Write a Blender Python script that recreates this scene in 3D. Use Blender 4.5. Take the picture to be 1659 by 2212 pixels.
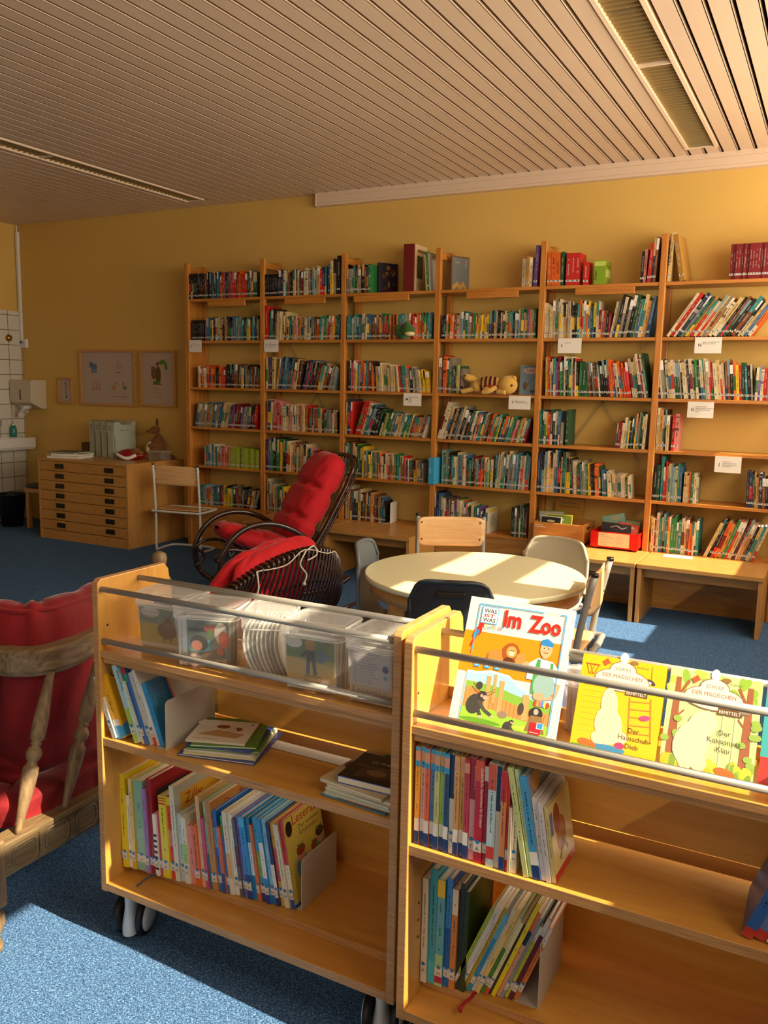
import bpy, math, random
from mathutils import Vector, Matrix
random.seed(7)
R = math.radians
SC = bpy.context.scene
COL = SC.collection
for o in list(bpy.data.objects): bpy.data.objects.remove(o)

# ------------------------------------------------------------------ camera
CAMZ = 1.48
YAW, PITCH, ROLL = -0.4858, 0.1493, 0.0196
fw = Vector((math.sin(YAW)*math.cos(PITCH), math.cos(YAW)*math.cos(PITCH), -math.sin(PITCH)))
r0 = Vector((math.cos(YAW), -math.sin(YAW), 0))
u0 = r0.cross(fw)
cr = r0*math.cos(ROLL)+u0*math.sin(ROLL)
cu_ = -r0*math.sin(ROLL)+u0*math.cos(ROLL)
cd = bpy.data.cameras.new('camera'); cam = bpy.data.objects.new('camera', cd); COL.objects.link(cam)
cd.sensor_fit = 'VERTICAL'; cd.sensor_height = 36.0; cd.lens = 1839.76*36/2212; cd.clip_start = .05
cam.matrix_world = Matrix(((cr.x,cu_.x,-fw.x,0),(cr.y,cu_.y,-fw.y,0),(cr.z,cu_.z,-fw.z,CAMZ),(0,0,0,1)))
SC.camera = cam

# ------------------------------------------------------------------ light
SC.view_settings.view_transform = 'Standard'; SC.view_settings.look = 'None'
SC.view_settings.gamma = 1; SC.view_settings.use_curve_mapping = False
SC.view_settings.exposure = 0.0
w = bpy.data.worlds.new('world'); SC.world = w; w.use_nodes = True
w.node_tree.nodes['Background'].inputs[0].default_value = (.75,.85,1,1)
w.node_tree.nodes['Background'].inputs[1].default_value = .5
SUN_E, SUN_A = 41.5, -2.3       # elevation, azimuth measured from +X
sd = Vector((math.cos(R(SUN_E))*math.cos(R(SUN_A)), math.cos(R(SUN_E))*math.sin(R(SUN_A)), math.sin(R(SUN_E))))
sl = bpy.data.lights.new('sun','SUN'); sl.energy = 15; sl.angle = R(.53); sl.color = (1,.86,.62)
so = bpy.data.objects.new('sun', sl); COL.objects.link(so); so.rotation_euler = (-sd).to_track_quat('-Z','Y').to_euler()
def area(name, loc, dirv, sx, sy, power, col):
    l = bpy.data.lights.new(name,'AREA'); l.shape='RECTANGLE'; l.size=sx; l.size_y=sy; l.energy=power; l.color=col
    o = bpy.data.objects.new(name,l); COL.objects.link(o); o.location=loc
    o.rotation_euler = Vector(dirv).to_track_quat('-Z','Y').to_euler(); return o
# daylight entering the window band on the right, plus a fill added behind the viewer
area('window_daylight', (.95,3.0,2.14), (-1,-.1,.12), 5.6, 1.2, 225, (1,.88,.68))
area('window_daylight_rear', (-.6,-2.1,1.9), (-.2,1,.45), 1.9, 1.3, 24, (1,.88,.70))  # added fill lamp for the faces turned towards the viewer

# ------------------------------------------------------------------ materials
def lin(h):
    if isinstance(h,(tuple,list)): return tuple(h[:3])+(1,)
    h=h.lstrip('#'); c=[int(h[i:i+2],16)/255 for i in (0,2,4)]
    return tuple(((x/12.92) if x<=.04045 else ((x+.055)/1.055)**2.4) for x in c)+(1,)
MATS={}
def base(name):
    m=bpy.data.materials.new(name); m.use_nodes=True; MATS[name]=m
    return m, m.node_tree, m.node_tree.nodes['Principled BSDF']
def plain(name,col,rough=.5,metal=0,noise=0,nscale=20,bump=0,bscale=80,sheen=0,coat=0,trans=0,ior=1.45,alpha=1):
    m,t,b=base(name); N=t.nodes; L=t.links
    b.inputs['Base Color'].default_value=lin(col); b.inputs['Roughness'].default_value=rough; b.inputs['Metallic'].default_value=metal
    b.inputs['IOR'].default_value=ior
    if sheen: b.inputs['Sheen Weight'].default_value=sheen; b.inputs['Sheen Roughness'].default_value=.35
    if coat: b.inputs['Coat Weight'].default_value=coat; b.inputs['Coat Roughness'].default_value=.15
    if trans: b.inputs['Transmission Weight'].default_value=trans
    if alpha<1: b.inputs['Alpha'].default_value=alpha
    tc=N.new('ShaderNodeTexCoord')
    if noise:
        n=N.new('ShaderNodeTexNoise'); n.inputs['Scale'].default_value=nscale; n.inputs['Detail'].default_value=4
        L.new(tc.outputs['Object'],n.inputs['Vector'])
        h=N.new('ShaderNodeMix'); h.data_type='RGBA'; h.blend_type='MULTIPLY'; h.inputs[0].default_value=1
        r=N.new('ShaderNodeMapRange'); r.inputs[1].default_value=.3; r.inputs[2].default_value=.7; r.inputs[3].default_value=1-noise; r.inputs[4].default_value=1
        L.new(n.outputs[0],r.inputs[0]); h.inputs[6].default_value=lin(col); L.new(r.outputs[0],h.inputs[7]); L.new(h.outputs[2],b.inputs['Base Color'])
    if bump:
        n=N.new('ShaderNodeTexNoise'); n.inputs['Scale'].default_value=bscale; n.inputs['Detail'].default_value=3
        L.new(tc.outputs['Object'],n.inputs['Vector'])
        bp=N.new('ShaderNodeBump'); bp.inputs['Strength'].default_value=bump; bp.inputs['Distance'].default_value=.01
        L.new(n.outputs[0],bp.inputs['Height']); L.new(bp.outputs[0],b.inputs['Normal'])
    return m
def wood(name,c1,c2,axis='x',scale=3,rough=.4,stretch=14,knots=0,coat=0):
    m,t,b=base(name); N=t.nodes; L=t.links
    tc=N.new('ShaderNodeTexCoord'); mp=N.new('ShaderNodeMapping')
    s=[stretch]*3; s['xyz'.index(axis)]=1; mp.inputs['Scale'].default_value=s
    L.new(tc.outputs['Object'],mp.inputs['Vector'])
    n=N.new('ShaderNodeTexNoise'); n.inputs['Scale'].default_value=scale; n.inputs['Detail'].default_value=6; n.inputs['Roughness'].default_value=.65; n.inputs['Distortion'].default_value=.6
    L.new(mp.outputs[0],n.inputs['Vector'])
    cr=N.new('ShaderNodeValToRGB'); cr.color_ramp.elements[0].position=.32; cr.color_ramp.elements[0].color=lin(c1); cr.color_ramp.elements[1].position=.68; cr.color_ramp.elements[1].color=lin(c2)
    L.new(n.outputs[0],cr.inputs[0]); out=cr.outputs[0]
    if knots:
        v=N.new('ShaderNodeTexVoronoi'); v.inputs['Scale'].default_value=knots; v.inputs['Randomness'].default_value=1
        m2=N.new('ShaderNodeMapping'); s2=[1.0]*3; s2['xyz'.index(axis)]=.45; m2.inputs['Scale'].default_value=s2
        L.new(tc.outputs['Object'],m2.inputs['Vector']); L.new(m2.outputs[0],v.inputs['Vector'])
        rr=N.new('ShaderNodeMapRange'); rr.inputs[1].default_value=.05; rr.inputs[2].default_value=.11; rr.inputs[3].default_value=.28; rr.inputs[4].default_value=1
        L.new(v.outputs['Distance'],rr.inputs[0])
        mx=N.new('ShaderNodeMix'); mx.data_type='RGBA'; mx.blend_type='MULTIPLY'; mx.inputs[0].default_value=1
        L.new(out,mx.inputs[6]); L.new(rr.outputs[0],mx.inputs[7]); out=mx.outputs[2]
    L.new(out,b.inputs['Base Color']); b.inputs['Roughness'].default_value=rough
    if coat: b.inputs['Coat Weight'].default_value=coat; b.inputs['Coat Roughness'].default_value=.2
    return m
def attrmat(name,rough=.4,coat=0,spec=.5):
    m,t,b=base(name); a=t.nodes.new('ShaderNodeVertexColor'); a.layer_name='Col'
    t.links.new(a.outputs[0],b.inputs['Base Color']); b.inputs['Roughness'].default_value=rough
    b.inputs['Specular IOR Level'].default_value=spec
    if coat: b.inputs['Coat Weight'].default_value=coat; b.inputs['Coat Roughness'].default_value=.2
    return m
M_print=attrmat('printed_cover',.35,coat=.25)
M_book=attrmat('book_cloth_and_paper',.5,spec=.35)
M_plush=None
M_birch=wood('birch_plywood','#b87a30','#cf9642','x',2.2,.32,9,coat=.25)
M_birchv=wood('birch_plywood_upright','#bd8238','#d39c4a','z',2.2,.32,9,coat=.25)
M_ply=wood('plywood_edge','#9c6a3a','#cc9a60','x',9,.5,40)
M_pine=wood('pine','#a9651f','#cc863a','x',3,.4,12,coat=.2)
M_pinev=wood('pine_upright','#ab6620','#cf883a','z',3,.4,12,coat=.2)
M_pinek=wood('knotty_pine','#a0682a','#c08a42','x',3,.4,10,knots=5)
M_beech=wood('beech','#b8803c','#cc9650','x',4,.38,16,coat=.2)
M_beechv=wood('beech_upright','#b8803c','#cc9650','z',4,.38,16,coat=.2)
M_beechl=wood('light_beech_plywood','#d9a468','#eac08a','x',4,.3,18,coat=.4)
M_oak=wood('weathered_oak','#5d4630','#8f7550','z',5,.55,12)
M_oakx=wood('weathered_oak_rail','#54402a','#8a7350','y',5,.5,12)
M_rattan=plain('dark_rattan','#3a2116',.25,noise=.5,nscale=60,coat=.6)
M_bind=plain('rattan_binding','#6b4526',.5,noise=.5,nscale=200)
M_redc=plain('red_cotton','#c4141f',.85,noise=.12,nscale=8,bump=.35,bscale=25,sheen=.15)
M_velvet=plain('red_velvet','#8a0710',.8,noise=.5,nscale=4,bump=.25,bscale=50,sheen=.25)
M_alu=plain('brushed_aluminium','#96928a',.5,metal=.3)
M_steelw=plain('white_enamelled_steel','#d9d6cc',.35)
M_steelg=plain('grey_steel','#a7a49d',.35,metal=.6)
M_bookend=plain('grey_painted_metal','#bdb3a2',.45)
M_dark=plain('dark_metal','#1b1614',.4)
M_greyp=plain('light_grey_plastic','#c3c6c8',.35)
M_blackp=plain('black_rubber','#0c0c0e',.5)
M_shell_d=plain('dark_grey_plastic','#20262b',.42,bump=.08,bscale=300)
M_shell_g=plain('grey_plastic','#5c6468',.42,bump=.08,bscale=300)
M_shell_b=plain('beige_plastic','#b5ac95',.42,bump=.08,bscale=300)
M_green=plain('green_enamelled_steel','#2c6b4c',.4)
M_tabletop=plain('cream_laminate','#e6ddb2',.28,coat=.2)
M_white=plain('white_lacquer','#e4e0d6',.4)
M_paper=plain('white_paper','#e6ddd0',.7)
M_filebox=plain('pale_grey_green_plastic','#a9b09a',.4)
M_stringw=plain('white_cord','#d9ccb4',.8)
M_brass=plain('brass','#b08a3c',.3,metal=1)
M_teal=plain('teal_soap_plastic','#3b9a94',.25,trans=.4)
M_brown=plain('brown_plush','#8a5a26',.95,noise=.4,nscale=60,bump=.5,bscale=200,sheen=.3)
M_cushg=plain('grey_cushion','#4e4a44',.9)
M_greenpl=plain('green_plush','#3f6a22',.95,noise=.3,nscale=60,bump=.5,bscale=200,sheen=.3)
M_creampl=plain('cream_plush','#e3d79a',.95,bump=.4,bscale=200)
M_yellowpl=plain('yellow_plush','#d8a94e',.95,noise=.15,nscale=30,bump=.5,bscale=200,sheen=.3)
M_maroonpl=plain('maroon_plush','#4c0d12',.95)
M_redpl=plain('red_felt','#a5120f',.9)
M_redbox=plain('red_plastic','#d3120c',.32)
M_redgloss=plain('red_gloss_fabric','#8d0d10',.4)
def clear_plastic(name,tint,alpha):
    m,t,b=base(name); N=t.nodes; L=t.links
    N.remove(b); out=N['Material Output']
    tr=N.new('ShaderNodeBsdfTransparent'); tr.inputs[0].default_value=(1,1,1,1)
    g=N.new('ShaderNodeBsdfGlossy'); g.inputs['Roughness'].default_value=.16; g.inputs[0].default_value=(1,1,1,1)
    d=N.new('ShaderNodeBsdfDiffuse'); d.inputs[0].default_value=lin(tint)
    tl=N.new('ShaderNodeBsdfTranslucent'); tl.inputs[0].default_value=lin(tint)
    a=N.new('ShaderNodeAddShader'); mm=N.new('ShaderNodeMixShader'); mm.inputs[0].default_value=.5
    L.new(d.outputs[0],mm.inputs[1]); L.new(tl.outputs[0],mm.inputs[2])
    m1=N.new('ShaderNodeMixShader'); m1.inputs[0].default_value=alpha; L.new(tr.outputs[0],m1.inputs[1]); L.new(mm.outputs[0],m1.inputs[2])
    m2=N.new('ShaderNodeMixShader'); m2.inputs[0].default_value=.07
    L.new(m1.outputs[0],m2.inputs[1]); L.new(g.outputs[0],m2.inputs[2]); L.new(m2.outputs[0],out.inputs[0])
    return m
M_clear=clear_plastic('translucent_plastic','#f2efe8',.2)
M_clearlid=clear_plastic('frosted_rim_plastic','#f4f1ea',.5)

# ------------------------------------------------------------------ mesh builder
def V(*a): return Vector(a)
class MB:
    def __init__(s): s.v=[]; s.f=[]; s.m=[]; s.c=[]; s.s=[]
    def add(s,vs,fs,mat=0,col=(1,1,1,1),smooth=False):
        n=len(s.v); s.v+= [tuple(x) for x in vs]
        for f in fs: s.f.append(tuple(n+i for i in f)); s.m.append(mat); s.c.append(col); s.s.append(smooth)
    def box(s,x0,y0,z0,x1,y1,z1,mat=0,col=(1,1,1,1),M=None):
        vs=[V(x,y,z) for x in (x0,x1) for y in (y0,y1) for z in (z0,z1)]
        if M: vs=[M@p for p in vs]
        s.add(vs,[(0,1,3,2),(4,6,7,5),(0,4,5,1),(2,3,7,6),(0,2,6,4),(1,5,7,3)],mat,col)
    def prism(s,pts,d0,d1,axis='x',mat=0,col=(1,1,1,1),M=None):
        # outline pts in the other two axes (y,z)|(x,z)|(x,y), extruded from d0 to d1
        def mk(p,d): return V(d,p[0],p[1]) if axis=='x' else (V(p[0],d,p[1]) if axis=='y' else V(p[0],p[1],d))
        n=len(pts); vs=[mk(p,d0) for p in pts]+[mk(p,d1) for p in pts]
        if M: vs=[M@p for p in vs]
        fs=[tuple(range(n))[::-1],tuple(range(n,2*n))]+[(i,(i+1)%n,n+(i+1)%n,n+i) for i in range(n)]
        s.add(vs,fs,mat,col)
    def tube(s,path,rad,n=10,mat=0,closed=False,col=(1,1,1,1),flat=1.0):
        path=[Vector(p) for p in path]; k=len(path)
        rads=rad if isinstance(rad,(list,tuple)) else [rad]*k
        rings=[]; prev=None
        for i in range(k):
            if closed: t=(path[(i+1)%k]-path[i-1])
            else: t=path[min(i+1,k-1)]-path[max(i-1,0)]
            t.normalize()
            if prev is None:
                a=Vector((0,0,1)) if abs(t.z)<.9 else Vector((1,0,0)); u=(a-t*a.dot(t)).normalized()
            else: u=(prev-t*prev.dot(t)); u=u.normalized() if u.length>1e-6 else prev
            prev=u; w_=t.cross(u)
            rings.append([path[i]+(u*math.cos(2*math.pi*j/n)*flat+w_*math.sin(2*math.pi*j/n))*rads[i] for j in range(n)])
        vs=[p for r in rings for p in r]; fs=[]
        for i in range(k if closed else k-1):
            a=i*n; b=((i+1)%k)*n
            for j in range(n): fs.append((a+j,a+(j+1)%n,b+(j+1)%n,b+j))
        s.add(vs,fs,mat,col,True)
        if not closed:
            m0=len(s.v)-k*n
            s.f.append(tuple(m0+j for j in range(n))[::-1]); s.m.append(mat); s.c.append(col); s.s.append(False)
            s.f.append(tuple(m0+(k-1)*n+j for j in range(n))); s.m.append(mat); s.c.append(col); s.s.append(False)
    def lathe(s,prof,c=(0,0,0),n=24,mat=0,col=(1,1,1,1),M=None):
        vs=[];k=len(prof)
        for r_,z in prof:
            for j in range(n):
                a=2*math.pi*j/n; p=V(c[0]+r_*math.cos(a),c[1]+r_*math.sin(a),c[2]+z); vs.append(M@p if M else p)
        fs=[(i*n+j,i*n+(j+1)%n,(i+1)*n+(j+1)%n,(i+1)*n+j) for i in range(k-1) for j in range(n)]
        s.add(vs,fs,mat,col,True)
        m0=len(s.v)-k*n
        s.f.append(tuple(m0+j for j in range(n))[::-1]); s.m.append(mat); s.c.append(col); s.s.append(False)
        s.f.append(tuple(m0+(k-1)*n+j for j in range(n))); s.m.append(mat); s.c.append(col); s.s.append(False)
    def ball(s,c,r_,mat=0,n=16,M=None,col=(1,1,1,1)):
        if not isinstance(r_,(tuple,list)): r_=(r_,)*3
        k=n//2; vs=[]
        for i in range(k+1):
            th=math.pi*(i+.02)/(k+.04)
            for j in range(n):
                a=2*math.pi*j/n; p=V(r_[0]*math.sin(th)*math.cos(a),r_[1]*math.sin(th)*math.sin(a),r_[2]*math.cos(th))
                if M: p=M@p
                vs.append(p+V(*c))
        fs=[((i+1)*n+j,(i+1)*n+(j+1)%n,i*n+(j+1)%n,i*n+j) for i in range(k) for j in range(n)]
        s.add(vs,fs,mat,col,True)
    def grid(s,fn,nu,nv,mat=0,closed_u=False,col=(1,1,1,1)):
        vs=[fn(i/(nu if closed_u else nu-1),j/(nv-1)) for j in range(nv) for i in range(nu)]
        fs=[]
        for j in range(nv-1):
            for i in range(nu if closed_u else nu-1):
                a=j*nu+i; b=j*nu+(i+1)%nu; fs.append((a,b,b+nu,a+nu))
        s.add(vs,fs,mat,col,True)
    def build(s,name,mats,parent=None,world=False,bevel=0,solid=0,sub=0,kind=None,label=None,seg=2):
        if not isinstance(mats,(list,tuple)): mats=[mats]
        vs=s.v
        if parent is not None and world:
            Mi=pmat(parent).inverted(); vs=[tuple(Mi@Vector(p)) for p in vs]
        me=bpy.data.meshes.new(name); me.from_pydata([tuple(p) for p in vs],[],s.f); 
        for m in mats: me.materials.append(m)
        me.polygons.foreach_set('material_index',s.m); me.polygons.foreach_set('use_smooth',s.s)
        if any(m in (M_print,M_book) for m in mats):
            ca=me.color_attributes.new('Col','FLOAT_COLOR','CORNER'); buf=[]
            for p,c in zip(me.polygons,s.c): buf+=list(c)*p.loop_total
            ca.data.foreach_set('color',buf)
        me.update(); o=bpy.data.objects.new(name,me); COL.objects.link(o)
        if parent is not None: o.parent=parent
        if solid: q=o.modifiers.new('solid','SOLIDIFY'); q.thickness=solid; q.offset=0
        if bevel: q=o.modifiers.new('bevel','BEVEL'); q.width=bevel; q.segments=seg; q.limit_method='ANGLE'; q.angle_limit=R(40)
        if sub: q=o.modifiers.new('sub','SUBSURF'); q.levels=sub; q.render_levels=sub
        if kind: o['kind']=kind
        if label: o['label']=label
        return o
def pmat(o):
    m=Matrix.LocRotScale(o.location,o.rotation_euler,None)
    return (pmat(o.parent)@m) if o.parent else m
def thing(name,label,cat,loc=(0,0,0),rz=0,group=None,rot=None):
    o=bpy.data.objects.new(name,None); COL.objects.link(o); o.location=loc; o.rotation_euler=rot or (0,0,rz)
    o.empty_display_size=.05; return tag(o,label,cat,group)
def tag(o,label,cat,group=None):
    o['label']=label; o['category']=cat
    if group: o['group']=group
    return o
def struct(o): o['kind']='structure'; return o
def bez(p0,p1,p2,n=8): 
    p0,p1,p2=Vector(p0),Vector(p1),Vector(p2); return [p0*(1-t)**2+p1*2*t*(1-t)+p2*t*t for t in [i/n for i in range(n+1)]]
def smooth_path(pts,n=6,closed=False):
    P=[Vector(p) for p in pts]; k=len(P); out=[]
    for i in range(k if closed else k-1):
        a=P[i-1] if (i>0 or closed) else P[0]; b=P[i]; c=P[(i+1)%k]; d=P[(i+2)%k] if (closed or i+2<k) else P[-1]
        for j in range(n):
            t=j/n; out.append(.5*((2*b)+(c-a)*t+(2*a-5*b+4*c-d)*t*t+(3*b-a-3*c+d)*t**3))
    if not closed: out.append(P[-1])
    return out

# text as flat polygons
_tc={}
def text_geo(s,bold=0):
    k=(s,bold)
    if k in _tc: return _tc[k]
    cu=bpy.data.curves.new('t','FONT'); cu.body=s; cu.size=1; cu.resolution_u=2; cu.offset=bold
    ob=bpy.data.objects.new('t',cu); COL.objects.link(ob)
    dg=bpy.context.evaluated_depsgraph_get(); me=bpy.data.meshes.new_from_object(ob.evaluated_get(dg))
    vs=[(p.co.x,p.co.y) for p in me.vertices]; fs=[tuple(p.vertices) for p in me.polygons]
    bpy.data.objects.remove(ob); bpy.data.curves.remove(cu); bpy.data.meshes.remove(me)
    if vs:
        x0=min(a for a,b in vs); x1=max(a for a,b in vs)
    else: x0=0;x1=1
    _tc[k]=(vs,fs,x0,x1); return _tc[k]
class Art:
    """flat printed picture; coordinates u (right), v (up) in metres on a plane"""
    def __init__(s,mb,o,u,v,n,step=.000012,z0=.0004):
        s.mb=mb; s.o=Vector(o); s.u=Vector(u); s.v=Vector(v); s.n=Vector(n); s.z=z0; s.step=step; s.k=1
    def P(s,a,b): return s.o+s.u*a+s.v*b+s.n*s.z
    def nxt(s): s.z+=s.step
    def poly(s,pts,c):
        s.mb.add([s.P(*p) for p in pts],[tuple(range(len(pts)))],0,lin(c)); s.nxt()
    def rect(s,a,b,c,d,col): s.poly([(a,b),(c,b),(c,d),(a,d)],col)
    def ell(s,cx,cy,rx,ry,col,rot=0,n=16):
        ca,sa=math.cos(rot),math.sin(rot)
        s.poly([(cx+rx*math.cos(t)*ca-ry*math.sin(t)*sa, cy+rx*math.cos(t)*sa+ry*math.sin(t)*ca) for t in [2*math.pi*i/n for i in range(n)]],col)
    def line(s,pts,w_,col):
        for (a,b),(c,d) in zip(pts,pts[1:]):
            l=math.hypot(c-a,d-b) or 1e-6; nx,ny=-(d-b)/l*w_/2,(c-a)/l*w_/2
            s.mb.add([s.P(a+nx,b+ny),s.P(a-nx,b-ny),s.P(c-nx,d-ny),s.P(c+nx,d+ny)],[(0,1,2,3)],0,lin(col))
        s.nxt()
    def frame(s,a,b,c,d,w_,col): s.line([(a,b),(c,b),(c,d),(a,d),(a,b)],w_,col)
    def text(s,t,a,b,size,col,width=None,rot=0,bold=0,center=False):
        vs,fs,x0,x1=text_geo(t,bold); sx=size
        if width and (x1-x0)>0: sx=width/(x1-x0)
        if width and size is None: size=sx
        ca,sa=math.cos(rot),math.sin(rot); pts=[]
        off=-(x0+x1)/2 if center else -x0
        for x,y in vs:
            X=(x+off)*sx; Y=y*size; pts.append(s.P(a+X*ca-Y*sa,b+X*sa+Y*ca))
        s.mb.add(pts,fs,0,lin(col)); s.nxt()

# ------------------------------------------------------------------ room shell
def carpet():
    m,t,b=base('blue_carpet'); N=t.nodes; L=t.links
    tc=N.new('ShaderNodeTexCoord')
    n=N.new('ShaderNodeTexNoise'); n.inputs['Scale'].default_value=260; n.inputs['Detail'].default_value=3; n.inputs['Distortion'].default_value=1.2
    L.new(tc.outputs['Object'],n.inputs['Vector'])
    cr=N.new('ShaderNodeValToRGB'); e=cr.color_ramp.elements
    e[0].position=.36; e[0].color=lin('#2a4164'); e[1].position=.66; e[1].color=lin('#7ba4cc')
    q=e.new(.5); q.color=lin('#3f618e')
    L.new(n.outputs[0],cr.inputs[0]); L.new(cr.outputs[0],b.inputs['Base Color']); b.inputs['Roughness'].default_value=.95
    bp=N.new('ShaderNodeBump'); bp.inputs['Strength'].default_value=.8; bp.inputs['Distance'].default_value=.004
    L.new(n.outputs[0],bp.inputs['Height']); L.new(bp.outputs[0],b.inputs['Normal']); b.inputs['Specular IOR Level'].default_value=.1
    return m
M_carpet=carpet()
M_wall=plain('yellow_wall_paint','#dcb25c',.75,noise=.06,nscale=1.3,bump=.15,bscale=260)
M_slat=plain('painted_ceiling_slat','#e2c4a6',.38,noise=.05,nscale=3)
M_void=plain('dark_ceiling_void','#3a1d12',.9)
def tiles():
    m,t,b=base('white_wall_tiles'); N=t.nodes; L=t.links
    tc=N.new('ShaderNodeTexCoord'); sp=N.new('ShaderNodeSeparateXYZ'); cb=N.new('ShaderNodeCombineXYZ')
    L.new(tc.outputs['Object'],sp.inputs[0]); L.new(sp.outputs[1],cb.inputs[0]); L.new(sp.outputs[2],cb.inputs[1])
    br=N.new('ShaderNodeTexBrick'); br.offset=0; br.inputs['Scale'].default_value=1; br.inputs['Brick Width'].default_value=.15; br.inputs['Row Height'].default_value=.15
    br.inputs['Mortar Size'].default_value=.0035; br.inputs['Color1'].default_value=lin('#d8d2c2'); br.inputs['Color2'].default_value=lin('#d2ccbb'); br.inputs['Mortar'].default_value=lin('#6d6353')
    L.new(cb.outputs[0],br.inputs['Vector']); L.new(br.outputs[0],b.inputs['Base Color']); b.inputs['Roughness'].default_value=.2
    return m
M_tile=tiles()
YW=6.166; XL=-7.54; XR=.8; YF=-2.2; CH=3.0
mb=MB(); mb.box(XL,YF,-.1,XR,YW,0); struct(mb.build('floor',M_carpet))
mb=MB(); mb.box(XL-.1,YW,0,XR+.2,YW+.12,CH+.2); struct(mb.build('wall_back',M_wall))
mb=MB(); mb.box(XL-.12,YF,0,XL,YW,CH+.2,0); mb.box(XL,4.6,0,XL+.012,YW-.006,2.14,1); struct(mb.build('wall_left',[M_wall,M_tile]))
# right wall: sill, header, piers and transoms leave the window band open
OPEN=[(-.9,.35),(.55,1.78),(2.0,3.13),(3.38,4.70),(4.95,5.95)]
mb=MB(); mb.box(XR,YF,0,XR+.03,YW,1.50); mb.box(XR,YF,2.775,XR+.03,YW,CH+.2)
ys=[YF]+[y for ab in OPEN for y in ab]+[YW]
for i in range(0,len(ys),2): mb.box(XR,ys[i],1.50,XR+.03,ys[i+1],2.775)
struct(mb.build('wall_right',M_wall))
for i,(a,b_) in enumerate(OPEN):
    mb=MB(); mb.box(XR,a,2.415,XR+.03,b_,2.575); mb.box(XR,a,1.5,XR+.05,b_,1.51)
    struct(mb.build('window_%d'%(i+1),M_white))
mb=MB(); mb.box(XL,YF-.12,0,XR+.03,YF,.85); mb.box(XL,YF-.12,2.6,XR+.03,YF,CH+.2); mb.box(XL,YF-.12,.85,-3.6,YF,2.6); mb.box(.4,YF-.12,.85,XR+.03,YF,2.6)
struct(mb.build('wall_front',M_wall))
mb=MB(); mb.box(-3.6,YF-.08,.85,-3.54,YF-.03,2.6); mb.box(-1.63,YF-.08,.85,-1.57,YF-.03,2.6); mb.box(.34,YF-.08,.85,.4,YF-.03,2.6)
struct(mb.build('window_6',M_white))  # unseen window frame, added to go with the rear fill lamp
# slatted metal ceiling
LAMPX=[(-1.008,-.822),(-5.12,-4.93)]; LAMPY1=5.945
mb=MB(); mb.box(XL,YF,CH+.09,XR,YW,CH+.2,1)
g0=-2.208; p=.0998
k=int((XL-g0)/p)-1
while g0+k*p<XR:
    xa,xb=g0+k*p+.0075,g0+(k+1)*p-.0075; k+=1
    if xb<XL or xa>XR: continue
    xa=max(xa,XL); xb=min(xb,XR)
    inl=any(xa<B-.01 and xb>A+.01 for A,B in LAMPX)
    y0=LAMPY1+.02 if inl else YF
    mb.box(xa,y0,CH,xb,YW-.008,CH+.006,0)
    for xe in (xa,xb):
        s_=1 if xe==xa else -1
        mb.prism([(xe,CH),(xe+s_*.004,CH),(xe+s_*.0,CH+.02),(xe-s_*.002,CH+.02)],y0,YW-.008,'y',0)
# carrier rails above the slats
for yy in [YW-.35-1.05*i for i in range(8)]: mb.box(XL,yy,CH+.022,XR,yy+.03,CH+.05,1)
struct(mb.build('ceiling',[M_slat,M_void]))
# profiled box moulding under the ceiling
M_trim=plain('cream_trim','#dfc3a8',.45)
mb=MB(); x0=-3.904
pr=[(YW,CH),(YW-.06,CH),(YW-.06,CH-.030),(YW-.057,CH-.031),(YW-.057,CH-.033),(YW-.06,CH-.034),(YW-.06,CH-.080),(YW-.057,CH-.081),(YW-.057,CH-.083),(YW-.06,CH-.084),(YW-.06,CH-.102),(YW,CH-.102)]
mb.prism(pr,x0,XR,'x'); mb.box(x0-.008,YW-.064,CH-.104,x0,YW,CH)
struct(mb.build('trim_1',M_trim))
# ceiling lamps
M_louv=plain('lamp_reflector','#c4ac78',.4,metal=.6); M_lampfr=plain('lamp_frame','#f0d4b4',.4)
for (xa,xb),lab in zip(LAMPX,('recessed louvred strip lamp on the right of the slatted ceiling','recessed louvred strip lamp on the far left of the slatted ceiling')):
    L=thing('ceiling_lamp',lab,'ceiling lamp',((xa+xb)/2,4.4,CH))
    mb=MB(); y0=1.3
    for x_,s_ in ((xa,1),(xb,-1)): mb.box(x_-s_*.006,y0,CH-.008,x_+s_*.014,LAMPY1,CH+.05)
    mb.box(xa,LAMPY1-.008,CH-.004,xb,LAMPY1,CH+.02)
    for yy in (4.385,2.845,y0): mb.box(xa,yy,CH-.005,xb,yy+.01,CH+.012)
    mb.build('frame',M_lampfr,L,world=True)
    mb=MB(); mb.prism([(xa+.012,CH+.012),(xa+.02,CH+.075),(xb-.02,CH+.075),(xb-.012,CH+.012),(xb-.014,CH+.012),(xb-.024,CH+.072),(xa+.024,CH+.072),(xa+.014,CH+.012)],y0,LAMPY1-.01,'y')
    mb.build('reflector',M_louv,L,world=True)
    mb=MB(); yy=y0+.03
    while yy<LAMPY1-.02:
        mb.box(xa+.016,yy,CH,xb-.016,yy+.002,CH+.05); yy+=.045
    mb.box((xa+xb)/2-.001,y0,CH+.004,(xa+xb)/2+.001,LAMPY1-.01,CH+.05) if xa<-3 else None
    mb.build('louvre',M_louv,L,world=True)
    mb=MB(); mb.tube([(( xa+xb)/2,y0+.05,CH+.062),((xa+xb)/2,LAMPY1-.06,CH+.062)],.008,10); mb.build('fluorescent_tube',M_white,L,world=True)

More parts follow.
